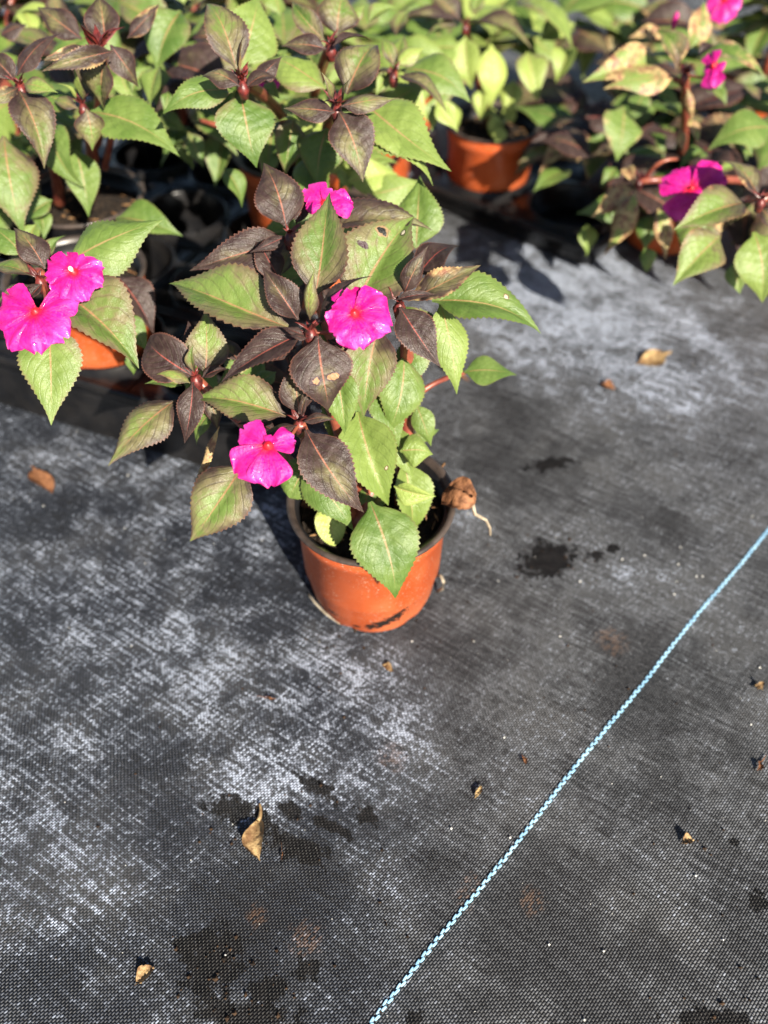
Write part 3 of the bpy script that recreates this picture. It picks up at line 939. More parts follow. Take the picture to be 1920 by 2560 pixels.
L(225, 280, 450, 385, 27.4, .54, (.12, .10, 0), k=.55, roll=0, bend=.14)
L(215, 272, 231, 378, 28.6, .76, (.40, .12, 0), k=.9)
L(197, 252, 142, 200, 28.6, .34, (.2, .6, 0), k=1.0)
L(208, 250, 184, 165, 28.8, .34, (.25, .5, 0), k=1.0)
L(190, 268, 92, 222, 27.6, .42, GR, k=.4)
L(195, 272, 130, 250, 28.0, .4, (.4, .1, 0), k=.3)
L(10, 340, 58, 588, 26.0, .58, (.24, .05, 0), k=.7, bend=.14)
L(125, 290, 202, 480, 25.4, .5, GR, k=.7)
L(190, 375, 222, 542, 23.0, .56, GR, k=.8)
L(30, 60, 160, 20, 26.0, .6, LM, k=.4)
L(60, 30, 85, 95, 27.0, .7, LM, k=.6)
L(0, 90, 70, 60, 28, .6, PU)
L(300, 180, 330, 260, 26.0, .7, GL, k=.7)
L(130, 500, 60, 560, 20.0, .6, GR)
L(95, 520, 110, 600, 19.0, .6, GR)
L(150, 60, 120, -30, 27, .6, KH)
L(330, 230, 380, 160, 25, .6, GR)
for _ in range(5):
    a = rng.uniform(.6, 2.8); d = np.array([math.cos(a), math.sin(a), rng.uniform(-.3, .2)])
    b0 = np.array([TX - .02, TY + .02, rng.uniform(.17, .24)])
    leaf3(tl, b0, b0 + d * rng.uniform(.06, .08), .5, (.15, .05, 0), bend=.15)

# ---- plant at the top, left of centre
T3X, T3Y = -0.092, 0.785
t3 = potted(T3X, T3Y, 'upper plant with one broad green leaf arching down, right of the shaded gap', z0=.055)
T3 = P(606, 206, .31)
stem(t3, [(T3X, T3Y, .14), (T3X + .01, T3Y - .06, .22), T3], .0058, .0036)
stem(t3, [(T3X - .004, T3Y - .03, .17), P(600, 330, .215), P(500, 300, .215)], .0026, .0018)
bud(t3, 606, 206, 31.3, .008, n=8)
L = lambda *a, **k: leaf(t3, *a, **k)
L(592, 178, 512, -12, 31.0, .52, (.46, .10, 0), roll=6)
L(600, 216, 494, 181, 31.6, .48, (.58, .08, 0), k=.5)
L(585, 228, 400, 280, 30.2, .46, (.12, .05, 0), k=.3, roll=-12)
L(602, 235, 640, 422, 30.2, .86, (.20, .0, 0), k=.75, bend=.2, roll=-4)
L(602, 170, 655, -25, 29.4, .72, (.10, .2, 0), bend=.1)
L(600, 185, 607, 84, 32.0, .34, (.62, .15, 0), k=1.0, curl=.4)
L(640, 205, 706, 140, 30.6, .5, (.70, 0, 0), k=.6)
L(615, 220, 700, 190, 31.0, .5, (.66, 0, 0), k=.3)
L(452, 28, 390, 180, 29.5, .86, (.12, .0, 0), k=.7, bend=.22)
L(400, 165, 376, 264, 27.0, .8, (.08, .15, 0), k=.8)
L(440, 150, 470, 220, 25.0, .7, GR, k=.7)
L(420, 230, 410, 285, 25.5, .6, GR, k=.7)
L(460, 10, 440, -60, 28, .6, GL)
L(660, 210, 700, 250, 28.0, .6, (.12, .1, 0))
L(470, 330, 510, 420, 21.0, .6, (.12, 0, 0), k=.8)
L(500, 330, 400, 420, 18.5, .6, (.14, 0, 0), k=.6)
L(560, 330, 540, 470, 18.5, .6, (.14, 0, 0), k=.7)
L(430, 300, 486, 420, 19.5, .66, (.14, 0, 0), k=.8)
L(400, 290, 470, 330, 20.5, .6, (.14, 0, 0), k=.6)
L(560, 420, 610, 520, 22.0, .6, (.12, 0, 0), k=.8)
for _ in range(6):
    a = rng.uniform(.4, 2.8); d = np.array([math.cos(a), math.sin(a), rng.uniform(-.2, .3)])
    b0 = np.array([T3X, T3Y, rng.uniform(.17, .26)])
    leaf3(t3, b0, b0 + d * rng.uniform(.06, .08), .5, (.2, .05, 0), bend=.15)
flower(t3, 672, 200, 28.0, [(60, 40, 40), (200, 40, 44), (300, 36, 40)], eye=False, stalk=T3)

# ---- plant at the top centre
T4X, T4Y = -0.062, 0.765
t4 = potted(T4X, T4Y, 'upper central plant with two long bright green leaves hanging to the right', z0=.0)
T4 = P(842, 268, .30); T5b = P(826, 115, .31)
stem(t4, [(T4X, T4Y, .088), (T4X, T4Y - .05, .2), T4], .0058, .0036)
stem(t4, [(T4X - .01, T4Y + .015, .088), (T4X - .02, T4Y - .02, .2), T5b], .0055, .0036)
bud(t4, 842, 268, 30.3, .008, n=8); bud(t4, 826, 113, 31.2)
L = lambda *a, **k: leaf(t4, *a, **k)
L(866, 235, 944, 88, 30.0, .74, (.48, .12, 0), roll=-4)
L(815, 222, 654, 122, 29.6, .52, (.14, .30, 0), k=.5)
L(838, 280, 709, 272, 30.4, .50, (.62, .04, 0), k=.3, roll=-14)
L(852, 265, 997, 242, 30.8, .36, (.48, .25, 0), k=.3, roll=10)
L(848, 280, 908, 457, 30.2, .68, (.60, .03, 0), k=.75, bend=.18)
L(905, 252, 1128, 430, 29.0, .52, (.08, .28, 0), k=.5, bend=.14)
L(905, 285, 1104, 438, 28.4, .50, (.08, .30, 0), k=.5, bend=.14)
L(818, 320, 795, 472, 26.6, .88, (.14, 0, 0), k=.8, bend=.18)
L(735, 295, 714, 442, 26.6, .62, (.30, .05, 0), k=.8)
L(800, 282, 690, 308, 27.5, .5, (.16, .2, 0), k=.4)
L(832, 250, 806, 180, 31.2, .34, (.5, .2, 0), k=1.0)
L(855, 255, 880, 190, 31.0, .3, (.5, .1, 0), k=1.0)
L(868, 455, 1002, 428, 20.4, .6, LM, k=.4)
L(930, 486, 1052, 452, 19.8, .6, GL, k=.4)
L(885, 385, 985, 425, 21.0, .6, GL, k=.4)
L(850, 420, 880, 480, 21.0, .6, GL, k=.7)
L(905, 470, 1030, 470, 20.0, .5, GL, k=.4, roll=-10)
L(900, 410, 1000, 400, 21.0, .5, GL, k=.4)
L(780, 310, 750, 350, 25.0, .6, LM, k=.7)
L(812, 102, 722, -10, 31.0, .42, (.46, .06, 0))
L(815, 122, 702, 116, 31.4, .50, (.62, 0, 0), k=.4, roll=-15)
L(832, 115, 932, 88, 31.6, .34, (.76, 0, 0), k=.4)
L(842, 90, 862, -30, 30.6, .86, (.44, .06, 0))
L(880, 60, 915, 10, 29.6, .5, (.2, .2, 0))
L(700, 40, 660, -40, 28, .7, (.1, .2, 0))
L(920, 60, 1000, 20, 28.5, .6, (.2, .2, 0))
L(690, 170, 720, 120, 26.5, .7, GR)
L(790, 380, 750, 470, 21, .6, GR)
for _ in range(6):
    a = rng.uniform(.4, 2.8); d = np.array([math.cos(a), math.sin(a), rng.uniform(-.2, .3)])
    b0 = np.array([T4X, T4Y + .02, rng.uniform(.16, .25)])
    leaf3(t4, b0, b0 + d * rng.uniform(.06, .08), .5, (.2, .1, 0), bend=.15)

# ---- plant behind it, right
T5X, T5Y = -0.02, 0.985
t5 = potted(T5X, T5Y, 'softly blurred plant behind the upper central one, its brown leaf drooping right')
T5 = P(984, 184, .27)
stem(t5, [(T5X, T5Y, .088), (T5X, T5Y - .1, .2), T5], .0055, .0034)
bud(t5, 984, 184, 27.3)
L = lambda *a, **k: leaf(t5, *a, **k)
L(992, 165, 1066, 108, 27.4, .5, (.25, .55, 0))
L(1000, 175, 1183, 248, 26.4, .60, (.16, .12, 0), k=.5)
L(994, 190, 1120, 280, 27.4, .52, (.52, .02, 0), k=.6)
L(984, 165, 955, 90, 27.2, .5, (.4, .2, 0))
L(975, 185, 940, 240, 26.6, .6, (.2, .3, 0), k=.6)
L(985, 160, 1010, 80, 26.5, .6, (.3, .2, 0))
L(1090, 255, 1145, 330, 22.0, .6, LM, k=.8)
L(1090, 240, 1080, 330, 22.0, .6, GL, k=.8)
L(1010, 300, 1040, 380, 20.0, .6, GL, k=.8)
L(990, 90, 1030, 20, 25, .6, (.3, .2, 0))
for _ in range(6):
    a = rng.uniform(.2, 2.9); d = np.array([math.cos(a), math.sin(a), rng.uniform(-.2, .3)])
    b0 = np.array([T5X, T5Y - .05, rng.uniform(.16, .22)])
    leaf3(t5, b0, b0 + d * rng.uniform(.06, .08), .5, (.2, .2, 0), bend=.15)

# ---- plant in the far orange pot
P2X, P2Y = 0.135, 0.985
p2 = potted(P2X, P2Y, 'lime leaved plant in the blurred orange pot near the top, right of centre', z0=.002)
T6 = P(1164, 62, .22)
stem(p2, [(P2X, P2Y, .09), (P2X - .03, P2Y, .16), T6], .0055, .0034)
bud(p2, 1164, 62, 22.2)
L = lambda *a, **k: leaf(p2, *a, **k)
L(1180, 58, 1330, 130, 22.2, .52, (.52, .1, 0), k=.5)
L(1150, 50, 1055, -25, 22.0, .5, (.50, .08, 0))
L(1145, 60, 950, 66, 22.6, .34, (.62, .0, 0), k=.3)
L(1145, 68, 1060, 85, 22.3, .4, (.55, .1, 0), k=.3)
L(1164, 90, 1182, 228, 21.6, .62, (.14, .55, 0), k=.8)
L(1290, 0, 1458, 120, 22.0, .58, (.18, .28, 0), k=.5)
L(1228, 110, 1232, 280, 20.4, .54, (.05, .75, 0), k=.8)
L(1318, 130, 1347, 257, 19.6, .66, (.20, .55, 0), k=.7)
L(1425, 120, 1388, 208, 18.6, .8, (.05, .5, 0), k=.7)
L(1285, 200, 1262, 292, 16.5, .7, (.05, .75, 0), k=.8)
L(1205, 220, 1200, 300, 16.5, .6, (.05, .7, 0), k=.8)
L(1120, 250, 1148, 325, 16.0, .6, (.05, .6, 0), k=.8)
L(1260, 20, 1320, 80, 19.5, .6, (.05, .7, 0), k=.5)
L(1350, 100, 1440, 60, 18.5, .6, (.1, .5, 0))
L(1185, 40, 1215, -30, 22, .5, (.3, .2, 0))
for (ax, ay, bx, by) in [(1240, 275, 1200, 296), (1255, 300, 1225, 338), (1262, 270, 1282, 306), (1258, 318, 1240, 352)]:
    leaf(p2, ax, ay, bx, by, 11.5, .8, (.02, .85, 0), k=.5, blunt=True, teeth=0)
for _ in range(7):
    a = rng.uniform(-.2, 3.0); d = np.array([math.cos(a), math.sin(a), rng.uniform(-.2, .3)])
    b0 = np.array([P2X - .01, P2Y + .02, rng.uniform(.14, .21)])
    leaf3(p2, b0, b0 + d * rng.uniform(.06, .08), .5, (.15, .3, 0), bend=.15)

# ---- scorched plants on the right
RX, RY = 0.345, 0.89
rp = potted(RX, RY, 'upper right plant with scorched pinkish leaves on a bare red stem')
R1 = P(1713, 185, .235)
stem(rp, [(RX, RY, .088), P(1718, 330, .16), R1], .0052, .0036)
bud(rp, 1713, 185, 23.7, .008, n=8)
stem(rp, [P(1716, 215, .222), P(1690, 195, .228), P(1668, 190, .23)], .0030, .0018, 8)
L = lambda *a, **k: leaf(rp, *a, **k)
L(1695, 165, 1640, 72, 24.0, .62, (.42, .12, .25))
L(1660, 85, 1570, 95, 22.0, .5, (.45, .05, .55), k=.3)
L(1650, 158, 1458, 202, 23.4, .46, (.20, .35, .42), k=.3, roll=-12)
L(1686, 194, 1510, 214, 23.0, .42, (.30, .25, .42), k=.3, roll=-12)
L(1726, 120, 1760, 6, 23.6, .62, (.12, .22, .50))
L(1735, 150, 1912, 190, 23.6, .66, (.14, .12, .42), k=.3, roll=-18, bend=.3)
L(1745, 140, 1800, 120, 23.4, .7, DP, k=.4)
L(1718, 222, 1730, 308, 22.4, .42, (.2, .3, .62), k=.9, curl=.8)
L(1722, 300, 1750, 362, 18.5, .5, (.12, .4, .4), k=.7)
L(1700, 320, 1708, 382, 17.6, .5, (.2, .2, .6), k=.7)
L(1560, 265, 1545, 405, 19.0, .92, (.20, .14, .15), k=.7, bend=.2)
L(1612, 228, 1568, 312, 19.0, .62, (.14, 0, 0), k=.7)
L(1770, 230, 1800, 160, 20, .7, GR)
L(1640, 230, 1700, 260, 18, .6, (.12, 0, 0))
L(1780, 220, 1820, 260, 19.0, .6, GR, k=.5)
flower(rp, 1786, 168, 25.2, [(100, 48, 52), (265, 56, 62), (170, 26, 44), (310, 30, 44)], stalk=R1, eye=False, facing=(-.55, -.4, .55))
v, f = lathe([(.0004, .012), (.0028, .009), (.0034, .004), (.002, -.002), (.0008, -.012)], P(1685, 62, .24), 10)
b_ = mesh_obj('flower_bud', v, f, PETAL, parent=rp, uvs=[(.5, .6)] * len(v))
for _ in range(8):
    a = rng.uniform(0, 3.1); d = np.array([math.cos(a), math.sin(a), rng.uniform(-.3, .2)])
    b0 = np.array([RX, RY, rng.uniform(.13, .21)])
    leaf3(rp, b0, b0 + d * rng.uniform(.06, .085), .5, (.15, .05, .15), bend=.15)

R2X, R2Y = 0.475, 0.79
rq = potted(R2X, R2Y, 'scorched plant at the right edge with a large magenta flower among curled leaves')
R2 = P(1599, 452, .165); R3 = P(1900, 500, .215)
stem(rq, [(R2X, R2Y, .088), (R2X - .03, R2Y - .02, .14), R2], .005, .003)
stem(rq, [(R2X + .01, R2Y, .088), (R2X + .03, R2Y - .03, .17), R3], .005, .0034)
bud(rq, 1599, 450, 16.8); bud(rq, 1905, 498, 21.8)
stem(rq, [P(1615, 445, .165), P(1640, 395, .19), P(1692, 398, .185)], .0022, .0014, 10)
L = lambda *a, **k: leaf(rq, *a, **k)
L(1592, 475, 1504, 640, 16.8, .42, (.18, .45, .62), k=.8, roll=-12, curl=.5, label='curled yellow and brown scorched leaf')
L(1580, 470, 1478, 545, 16.2, .45, (.3, .2, .6), k=.6, roll=-20)
L(1644, 520, 1662, 652, 15.6, .46, (.20, .35, .52), k=.8, curl=.3)
L(1466, 560, 1472, 645, 10.0, .8, (.06, .2, 0), k=.8)
L(1612, 620, 1624, 682, 12.0, 1.0, (.08, .1, 0), k=.8, blunt=True)
L(1560, 420, 1585, 462, 17.4, .6, (.3, .3, .8), k=.4)
L(1540, 420, 1500, 470, 13.0, .6, (.15, .1, .2), k=.6)
L(1862, 508, 1682, 577, 20.8, .56, (.40, .18, .10), k=.4, roll=2, bend=.14)
L(1800, 590, 1682, 717, 18.4, .66, (.22, .22, .14), k=.6, bend=.14)
L(1895, 492, 1808, 384, 21.4, .56, (.52, .12, .20), k=.6)
L(1930, 320, 1768, 360, 20.5, .60, (.12, .12, 0), k=.4, roll=-4, bend=.18)
L(1900, 250, 1850, 205, 21.5, .6, (.46, .08, .1), k=.4)
L(1885, 580, 1905, 765, 18.8, .74, (.08, .28, .05), k=.75, bend=.2)
L(1830, 660, 1850, 735, 15.0, .8, (.10, .15, .05), k=.7)
L(1880, 390, 1800, 330, 18.0, .6, (.12, 0, 0))
L(1900, 520, 1960, 600, 20.5, .5, (.5, 0, .1))
L(1730, 560, 1700, 640, 13.5, .6, (.2, .2, .2), k=.7)
L(1635, 530, 1612, 628, 11.5, .7, (.14, 0, 0), k=.7)
L(1705, 545, 1735, 650, 12.5, .7, (.14, 0, .1), k=.7)
L(1560, 500, 1540, 600, 12.5, .7, (.14, 0, .1), k=.8)
L(1650, 480, 1640, 570, 13.0, .7, (.14, 0, .1), k=.8)
L(1850, 420, 1780, 440, 18.0, .5, (.2, .3, .3), k=.4)
L(1620, 330, 1660, 400, 14.0, .7, (.14, 0, 0), k=.7)
L(1760, 380, 1690, 420, 15, .6, (.14, .0, .1), k=.5)
L(1820, 300, 1870, 400, 16, .6, (.14, .0, 0), k=.5)
flower(rq, 1728, 476, 20.0, [(152, 84, 84), (112, 72, 84), (38, 90, 80, .2), (8, 88, 60, .1), (250, 88, 110), (290, 66, 96)], stalk=R3, eye=False, facing=(-.25, -.5, .75))
for _ in range(9):
    a = rng.uniform(-.3, 3.4); d = np.array([math.cos(a), math.sin(a), rng.uniform(-.35, .2)])
    b0 = np.array([R2X + .02, R2Y + .01, rng.uniform(.12, .19)])
    leaf3(rq, b0, b0 + d * rng.uniform(.06, .085), .5, (.16, .05, .15), bend=.15)
# two scorched leaves hanging by the far pot belong to a low plant between the pots
R4X, R4Y = 0.235, 0.925
L = lambda *a, **k: leaf(rp, *a, **k)
L(1440, 350, 1345, 425, 13.0, .5, (.35, .1, .62), k=.5)
L(1428, 428, 1332, 478, 10.5, .60, (.12, .12, .05), k=.5)
L(1500, 380, 1470, 470, 10.0, .6, (.2, .1, .3), k=.6)


# ---- lower leaves that close the canopies; dark tints at right stand in for shade
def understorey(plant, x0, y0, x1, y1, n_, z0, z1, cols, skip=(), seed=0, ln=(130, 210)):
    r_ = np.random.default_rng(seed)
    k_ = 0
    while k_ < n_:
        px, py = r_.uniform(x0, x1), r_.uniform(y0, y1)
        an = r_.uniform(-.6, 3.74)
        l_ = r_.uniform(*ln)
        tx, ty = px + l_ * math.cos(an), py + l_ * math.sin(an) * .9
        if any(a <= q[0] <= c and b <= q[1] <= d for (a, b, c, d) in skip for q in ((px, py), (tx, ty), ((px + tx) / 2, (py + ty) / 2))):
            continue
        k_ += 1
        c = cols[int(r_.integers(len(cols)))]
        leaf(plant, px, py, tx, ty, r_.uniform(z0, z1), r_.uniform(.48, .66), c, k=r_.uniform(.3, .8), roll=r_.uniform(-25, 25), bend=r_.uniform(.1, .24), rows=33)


GAP = [(215, 320, 560, 640), (350, 560, 560, 900)]
understorey(tl, -20, 0, 330, 310, 28, 19, 26, [GR, GP, GL, KH, PU], GAP, 1)
understorey(tl, -40, 380, 120, 620, 6, 15, 19, [GR, GP], GAP, 2)
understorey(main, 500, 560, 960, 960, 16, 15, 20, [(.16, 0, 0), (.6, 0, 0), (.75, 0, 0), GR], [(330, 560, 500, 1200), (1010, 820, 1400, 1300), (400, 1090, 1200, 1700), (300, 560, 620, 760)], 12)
understorey(t3, 390, 0, 720, 280, 26, 19, 25, [GR, GP, GL, KH, PU], GAP, 3)
understorey(t4, 660, 60, 1000, 400, 26, 19, 24, [GR, GL, GP, LM], GAP, 4)
understorey(t5, 880, -20, 1160, 180, 16, 17, 21, [GR, GL, (.3, .2, 0)], (), 5)
understorey(rp, 1380, 180, 1520, 330, 6, 8, 12, [(.72, 0, 0), (.55, 0, 0), (.16, 0, 0)], (), 13)  # purple tints imitate the shade between the plants
understorey(p2, 1150, -20, 1480, 110, 14, 14, 17, [GR, GL, LM], (), 6)
understorey(rp, 1440, 190, 1800, 400, 40, 9, 14, [(.16, 0, 0), (.85, 0, 0), (.72, 0, 0), (.5, .1, .3), (.9, 0, 0)], (), 7)  # mostly dark purple: canopy shade put into the leaf colour
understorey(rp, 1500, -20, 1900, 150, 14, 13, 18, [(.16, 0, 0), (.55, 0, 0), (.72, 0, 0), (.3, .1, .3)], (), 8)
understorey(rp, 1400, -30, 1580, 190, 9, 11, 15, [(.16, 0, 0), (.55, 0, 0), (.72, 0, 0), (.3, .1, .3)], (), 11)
understorey(rq, 1540, 380, 1950, 560, 40, 8, 13, [(.16, 0, 0), (.85, 0, 0), (.72, 0, 0), (.5, .1, .3), (.9, 0, 0)], [(1400, 600, 1760, 900)], 9)  # shade low in the plant painted as dark leaf colours
understorey(rq, 1780, 200, 1990, 420, 8, 12, 17, [GR, GP, (.3, .1, .2)], (), 10)


# ---- the rows behind, seen only along the top edge
def filler(x, y, hgt, label, tint, n_wh=3, seed=0):
    t = potted(x, y, label, detail=False, mat=BLACK if seed == 4 else None)
    r_ = np.random.default_rng(seed)
    for w_ in range(n_wh):
        a0 = r_.uniform(0, 6.28)
        top = np.array([x + .045 * math.cos(a0 + w_ * 2.1), y + .045 * math.sin(a0 + w_ * 2.1), hgt - r_.uniform(0, .05)])
        stem(t, [(x, y, .088), (x, y, hgt * .7), top], .005, .0034, 8)
        bud(t, 0, 0, 0, c=top)
        for tier, (nl, el, L_) in enumerate([(5, .45, .05), (6, -.05, .075), (5, -.5, .075)]):
            for k in range(nl):
                a = a0 + tier * .5 + k * 6.283 / nl + r_.uniform(-.25, .25)
                e = el + r_.uniform(-.2, .2)
                d = np.array([math.cos(a) * math.cos(e), math.sin(a) * math.cos(e), math.sin(e)])
                b0 = top + np.array([0, 0, -.012 * tier]) + d * .008
                pu = min(.9, max(0, tint[0] + (.25, 0, -.2)[tier] + r_.uniform(-.15, .15)))
                leaf3(t, b0, b0 + d * L_ * r_.uniform(.85, 1.15), .5, (pu, tint[1], tint[2]), hint=(0, 0, 1) if abs(d[2]) < .9 else (0, -1, 0), rows=25, bend=.12)
    return t


filler(-.42, .90, .27, 'brown leaved plant cut off by the top left corner', (.45, .1, 0), seed=3)
filler(-.25, 1.00, .25, 'green plant between and behind the two upper left plants', (.12, .1, 0), seed=4)
filler(-.17, 1.00, .27, 'green and brown plant along the top edge left of centre', (.3, .15, 0), seed=5)
filler(.03, 1.22, .23, 'pale leaved plant at the top edge behind the far orange pot', (.3, .3, 0), seed=8)
b5 = filler(.53, 1.16, .24, 'blurred plant in the top right corner with a magenta flower cut by the edge', (.35, .1, .15), seed=12)
flower(b5, 1812, 0, 25.0, [(90, 60, 60), (200, 46, 50), (270, 56, 64), (330, 46, 50), (20, 46, 50)], eye=False, facing=(-.3, -.6, .5))

# ------------------------------------------------------------------ litter on the fabric
def withered(px, py, z, ang, length, wid, label, mat=DRY, curl=1.2, bend=.25, tail=.35, name='dead_leaf', lift=.0, seed=1, width_shift=0.0):
    """curled dry leaf with a stalk; ang = direction of the stalk on the ground in degrees"""
    r_ = np.random.default_rng(seed)
    c = P(px, py, z)
    d = np.array([math.cos(R(ang)), math.sin(R(ang)), lift]); d = nrm(d)
    s = nrm(np.cross(d, [0, 0, 1])); n = np.cross(s, d)
    t = thing(name, c, label, 'dead leaf')
    nr, nc = 18, 9
    V = []
    for i in range(nr):
        v = i / (nr - 1)
        hw = wid * .5 * math.sin(min(1, v * 1.05 + .06) * math.pi) ** .8
        cen = c - d * length * (1 - tail) * v + n * (bend * length * (v - v * v) * 1.2 + .0012) + s * length * .06 * math.sin(v * 5 + seed)
        for j in range(nc):
            u = j / (nc - 1) * 2 - 1
            th = u * curl
            V.append(cen + s * hw * math.sin(th) / max(curl, .3) * 1.3 + n * (hw * (1 - math.cos(th)) / max(curl, .3) * 1.3 + r_.normal(0, .00045)))
    zmin = min(p[2] for p in V)
    V = [p + np.array([0, 0, z + .0006 - zmin]) for p in V]
    mesh_obj('blade', V, grid_faces(nr, nc), mat, parent=t)
    e = V[nc // 2]
    end = e + d * length * tail + s * length * tail * .3 * r_.uniform(-1, 1) + n * length * lift
    end[2] = max(end[2], z + .0012)
    v, f = tube(bez(np.array(e), np.array(e) * .5 + end * .5 + s * length * .06, end, 10), np.linspace(.0013, .0006, 10) * (wid / .012), 6)
    mesh_obj('stalk', v, f, mat, parent=t)
    return t


def px_dir(x0, y0, x1, y1):
    a = P(x1, y1, 0) - P(x0, y0, 0)
    return math.degrees(math.atan2(a[1], a[0])), float(np.linalg.norm(a))


def on_ground(x0, y0, x1, y1, label, wid, **kw):
    """dry leaf whose stalk end shows at the first pixel and tip at the second"""
    a, ln = px_dir(x1, y1, x0, y0)
    tail = kw.pop('tail', .35)
    bx, by = x0 + (x1 - x0) * tail, y0 + (y1 - y0) * tail
    return withered(bx, by, 0, a, ln, wid, label, tail=tail, **kw)


on_ground(636, 2012, 648, 2160, 'curled tan dead leaf with a dark stalk lying on the fabric, lower left of centre', .014, curl=1.3, bend=.16, tail=.30, seed=2)
on_ground(385, 2418, 336, 2462, 'small straw coloured dead leaf near the bottom left', .0075, curl=1.0, bend=.1, tail=.05, seed=3)
on_ground(85, 1165, 130, 1245, 'crumpled brown dead leaf at the left edge below the tray', .014, mat=DRYB, curl=.9, bend=.1, seed=4, tail=.15)
on_ground(1680, 885, 1590, 915, 'blurred yellowish dead leaf at right, beyond the blue line', .020, curl=.5, bend=.08, seed=5, tail=.2)
on_ground(1535, 975, 1500, 965, 'tiny orange brown leaf scrap left of the yellowish one', .012, mat=DRYB, seed=6, tail=.1)
on_ground(955, 1665, 985, 1680, 'little crumbled brown leaf just below the central pot', .006, mat=DRY, seed=7, tail=.1)
on_ground(640, 1748, 690, 1750, 'thin pinkish twig like scrap below the pot, left', .0018, mat=DRYB, seed=8, tail=.5)
on_ground(1732, 2100, 1700, 2108, 'small dry seed head with a yellow tip at lower right', .0075, mat=DRY, seed=9, tail=.1, curl=1.5, bend=.5)
on_ground(1885, 1715, 1905, 1728, 'small dry bract at the right edge beyond the blue line', .008, mat=DRY, seed=10, tail=.1, curl=1.5, bend=.5)
on_ground(1915, 1890, 1890, 1928, 'twisted twig scrap at the right edge below the dry bract', .004, mat=DRYB, seed=11, tail=.5)
on_ground(1305, 1890, 1315, 1915, 'tiny rust coloured scrap left of the blue line', .003, mat=DRYB, seed=12, tail=.2)
on_ground(700, 2108, 708, 2155, 'hair thin stalk beside the curled tan leaf', .0008, mat=DRYB, seed=13, tail=.5)
on_ground(1190, 2000, 1202, 1962, 'small tan flake on the fabric at middle left of the blue line', .003, seed=14, tail=.1)
on_ground(1090, 905, 1170, 960, 'blurred rust brown leaf lying behind the central plant', .012, mat=DRYB, seed=15, tail=.1)

# withered leaf over the rim of the central pot, and one on its soil
wl = thing('dead_leaf', P(1140, 1240, .1), 'crumpled brown dead leaf hanging over the right rim of the central pot', 'dead leaf')
r_ = np.random.default_rng(5)
m = Mesh()
c0, c1 = P(1105, 1245, .108), P(1190, 1248, .113)
nr, nc = 14, 11
V = []
for i in range(nr):
    v_ = i / (nr - 1)
    for j in range(nc):
        u = j / (nc - 1) * 2 - 1
        hw = .0125 * (math.sin(min(1, v_ * .85 + .12) * math.pi) ** .7)
        p_ = c0 * (1 - v_) + c1 * v_ + np.array([.15, .95, .2]) * u * hw + np.array([0, 0, .006 * math.sin(v_ * 3.1) + .0028 * math.sin(u * 5 + v_ * 4) + r_.normal(0, .0007)])
        V.append(p_)
mesh_obj('blade', V, grid_faces(nr, nc), DRYB, parent=wl)
v, f = tube([P(1180, 1252, .112), P(1187, 1285, .104), P(1215, 1300, .092), P(1225, 1320, .078), P(1226, 1338, .072)], [.0016, .0013, .0011, .0010, .0008], 7)
mesh_obj('stalk', v, f, ROOT, parent=wl)
withered(742, 1262, .0905, 200, .030, .026, 'crumpled brown dead leaf lying on the soil against the left rim of the central pot', mat=DRYB, curl=.8, bend=.12, tail=.08, seed=21)
v, f = tube([P(1095, 1190, .088), P(1100, 1172, .096), P(1112, 1158, .101)], [.0016, .0014, .0008], 6)
tw = mesh_obj('dead_stalk', v, f, CHIP, origin=P(1095, 1190, .088))
tag(tw, 'short dry stalk sticking up at the back right of the soil in the central pot', 'dry stalk')

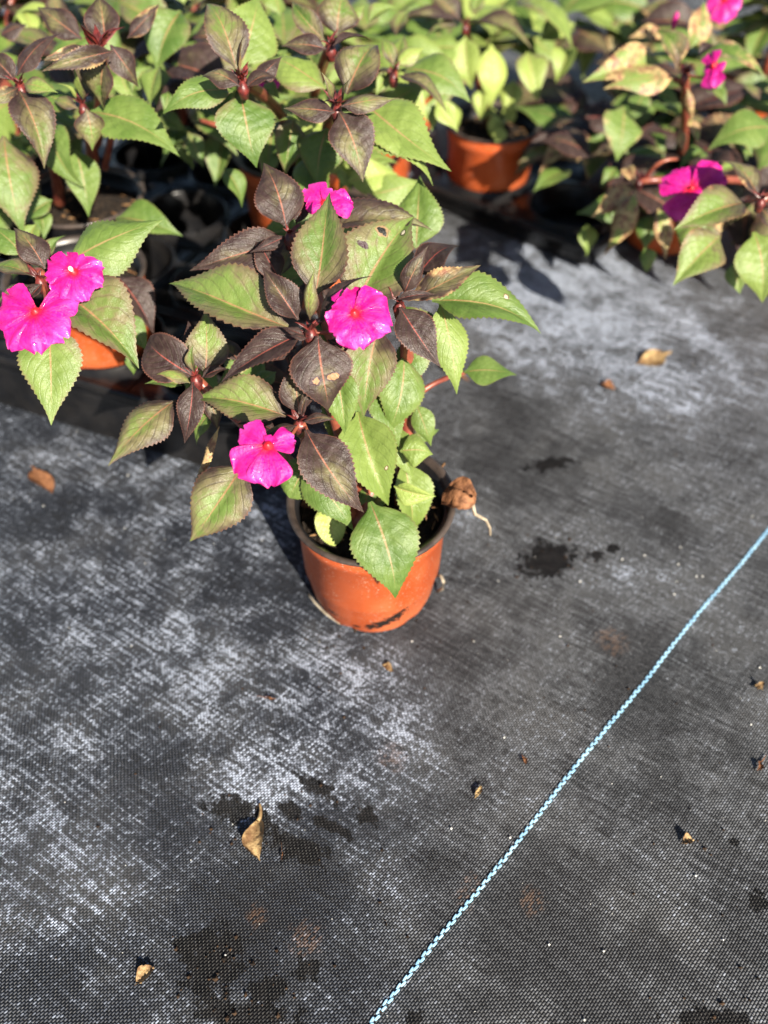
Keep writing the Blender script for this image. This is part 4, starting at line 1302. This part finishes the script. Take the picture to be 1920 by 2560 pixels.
# perlite grains scattered on the fabric
pm_ = Mesh()
r_ = np.random.default_rng(11)
known = [(1400, 1592), (1030, 1605), (1695, 1412), (1700, 1370), (1740, 1442), (1755, 1442), (1685, 1487), (1260, 1845), (1372, 2362), (1738, 2190), (1460, 2550), (1275, 2095), (1450, 1455), (1555, 1400), (1876, 1812), (1128, 2072), (1898, 1670), (1610, 1390), (1170, 1285), (1175, 1245), (1508, 2378)]
pts = [(P(x, y, 0), .0011) for x, y in known]
for _ in range(420):
    p_ = np.array([r_.uniform(-.45, .55), r_.uniform(.03, 1.1), 0])
    pts.append((p_, abs(r_.normal(0, .00032)) + .00018))
for p_, rr in pts:
    v = [p_ + np.array(q) * rr * r_.uniform(.7, 1.2) + np.array([0, 0, rr * .7]) for q in [(1, 0, 0), (0, 1, 0), (-1, 0, 0), (0, -1, 0), (0, 0, 1), (0, 0, -.6)]]
    pm_.add(v, [(0, 1, 4), (1, 2, 4), (2, 3, 4), (3, 0, 4), (1, 0, 5), (2, 1, 5), (3, 2, 5), (0, 3, 5)])
pg = mesh_obj('perlite_grains', pm_.v, pm_.f, WHITE)
tag(pg, 'white perlite grains scattered over the black woven fabric', None, None, 'stuff')

# crumbs of potting soil trodden into the cloth
cm = Mesh()
for (x, y, sp, k_) in [(640, 2040, .03, 30), (560, 2420, .02, 40), (680, 2480, .018, 24), (1380, 1400, .02, 26), (900, 1600, .03, 40), (820, 1420, .02, 10), (1100, 1500, .03, 24), (1000, 2000, .2, 60), (1400, 1800, .25, 50), (1840, 2200, .03, 16), (1790, 2535, .02, 20)]:
    c_ = P(x, y, 0)
    for _ in range(k_):
        rr = abs(r_.normal(0, .0006)) + .0003
        p_ = c_ + np.array([r_.normal(0, sp), r_.normal(0, sp * .7), rr * .6])
        v = [p_ + np.array(q) * rr * r_.uniform(.6, 1.4) for q in [(1, 0, 0), (0, 1, 0), (-1, 0, 0), (0, -1, 0), (0, 0, .8), (0, 0, -.6)]]
        cm.add(v, [(0, 1, 4), (1, 2, 4), (2, 3, 4), (3, 0, 4), (1, 0, 5), (2, 1, 5), (3, 2, 5), (0, 3, 5)])
so = mesh_obj('soil_crumbs', cm.v, cm.f, simple('soil_crumb', (0.008, 0.006, 0.005), (0.06, 0.035, 0.02), 300, 0.9, 0.2), smooth=False)
tag(so, 'dark crumbs of potting soil scattered on the fabric', None, None, 'stuff')

for o in bpy.data.objects:
    if '_o' in o: del o['_o']
    if '_top' in o: del o['_top']
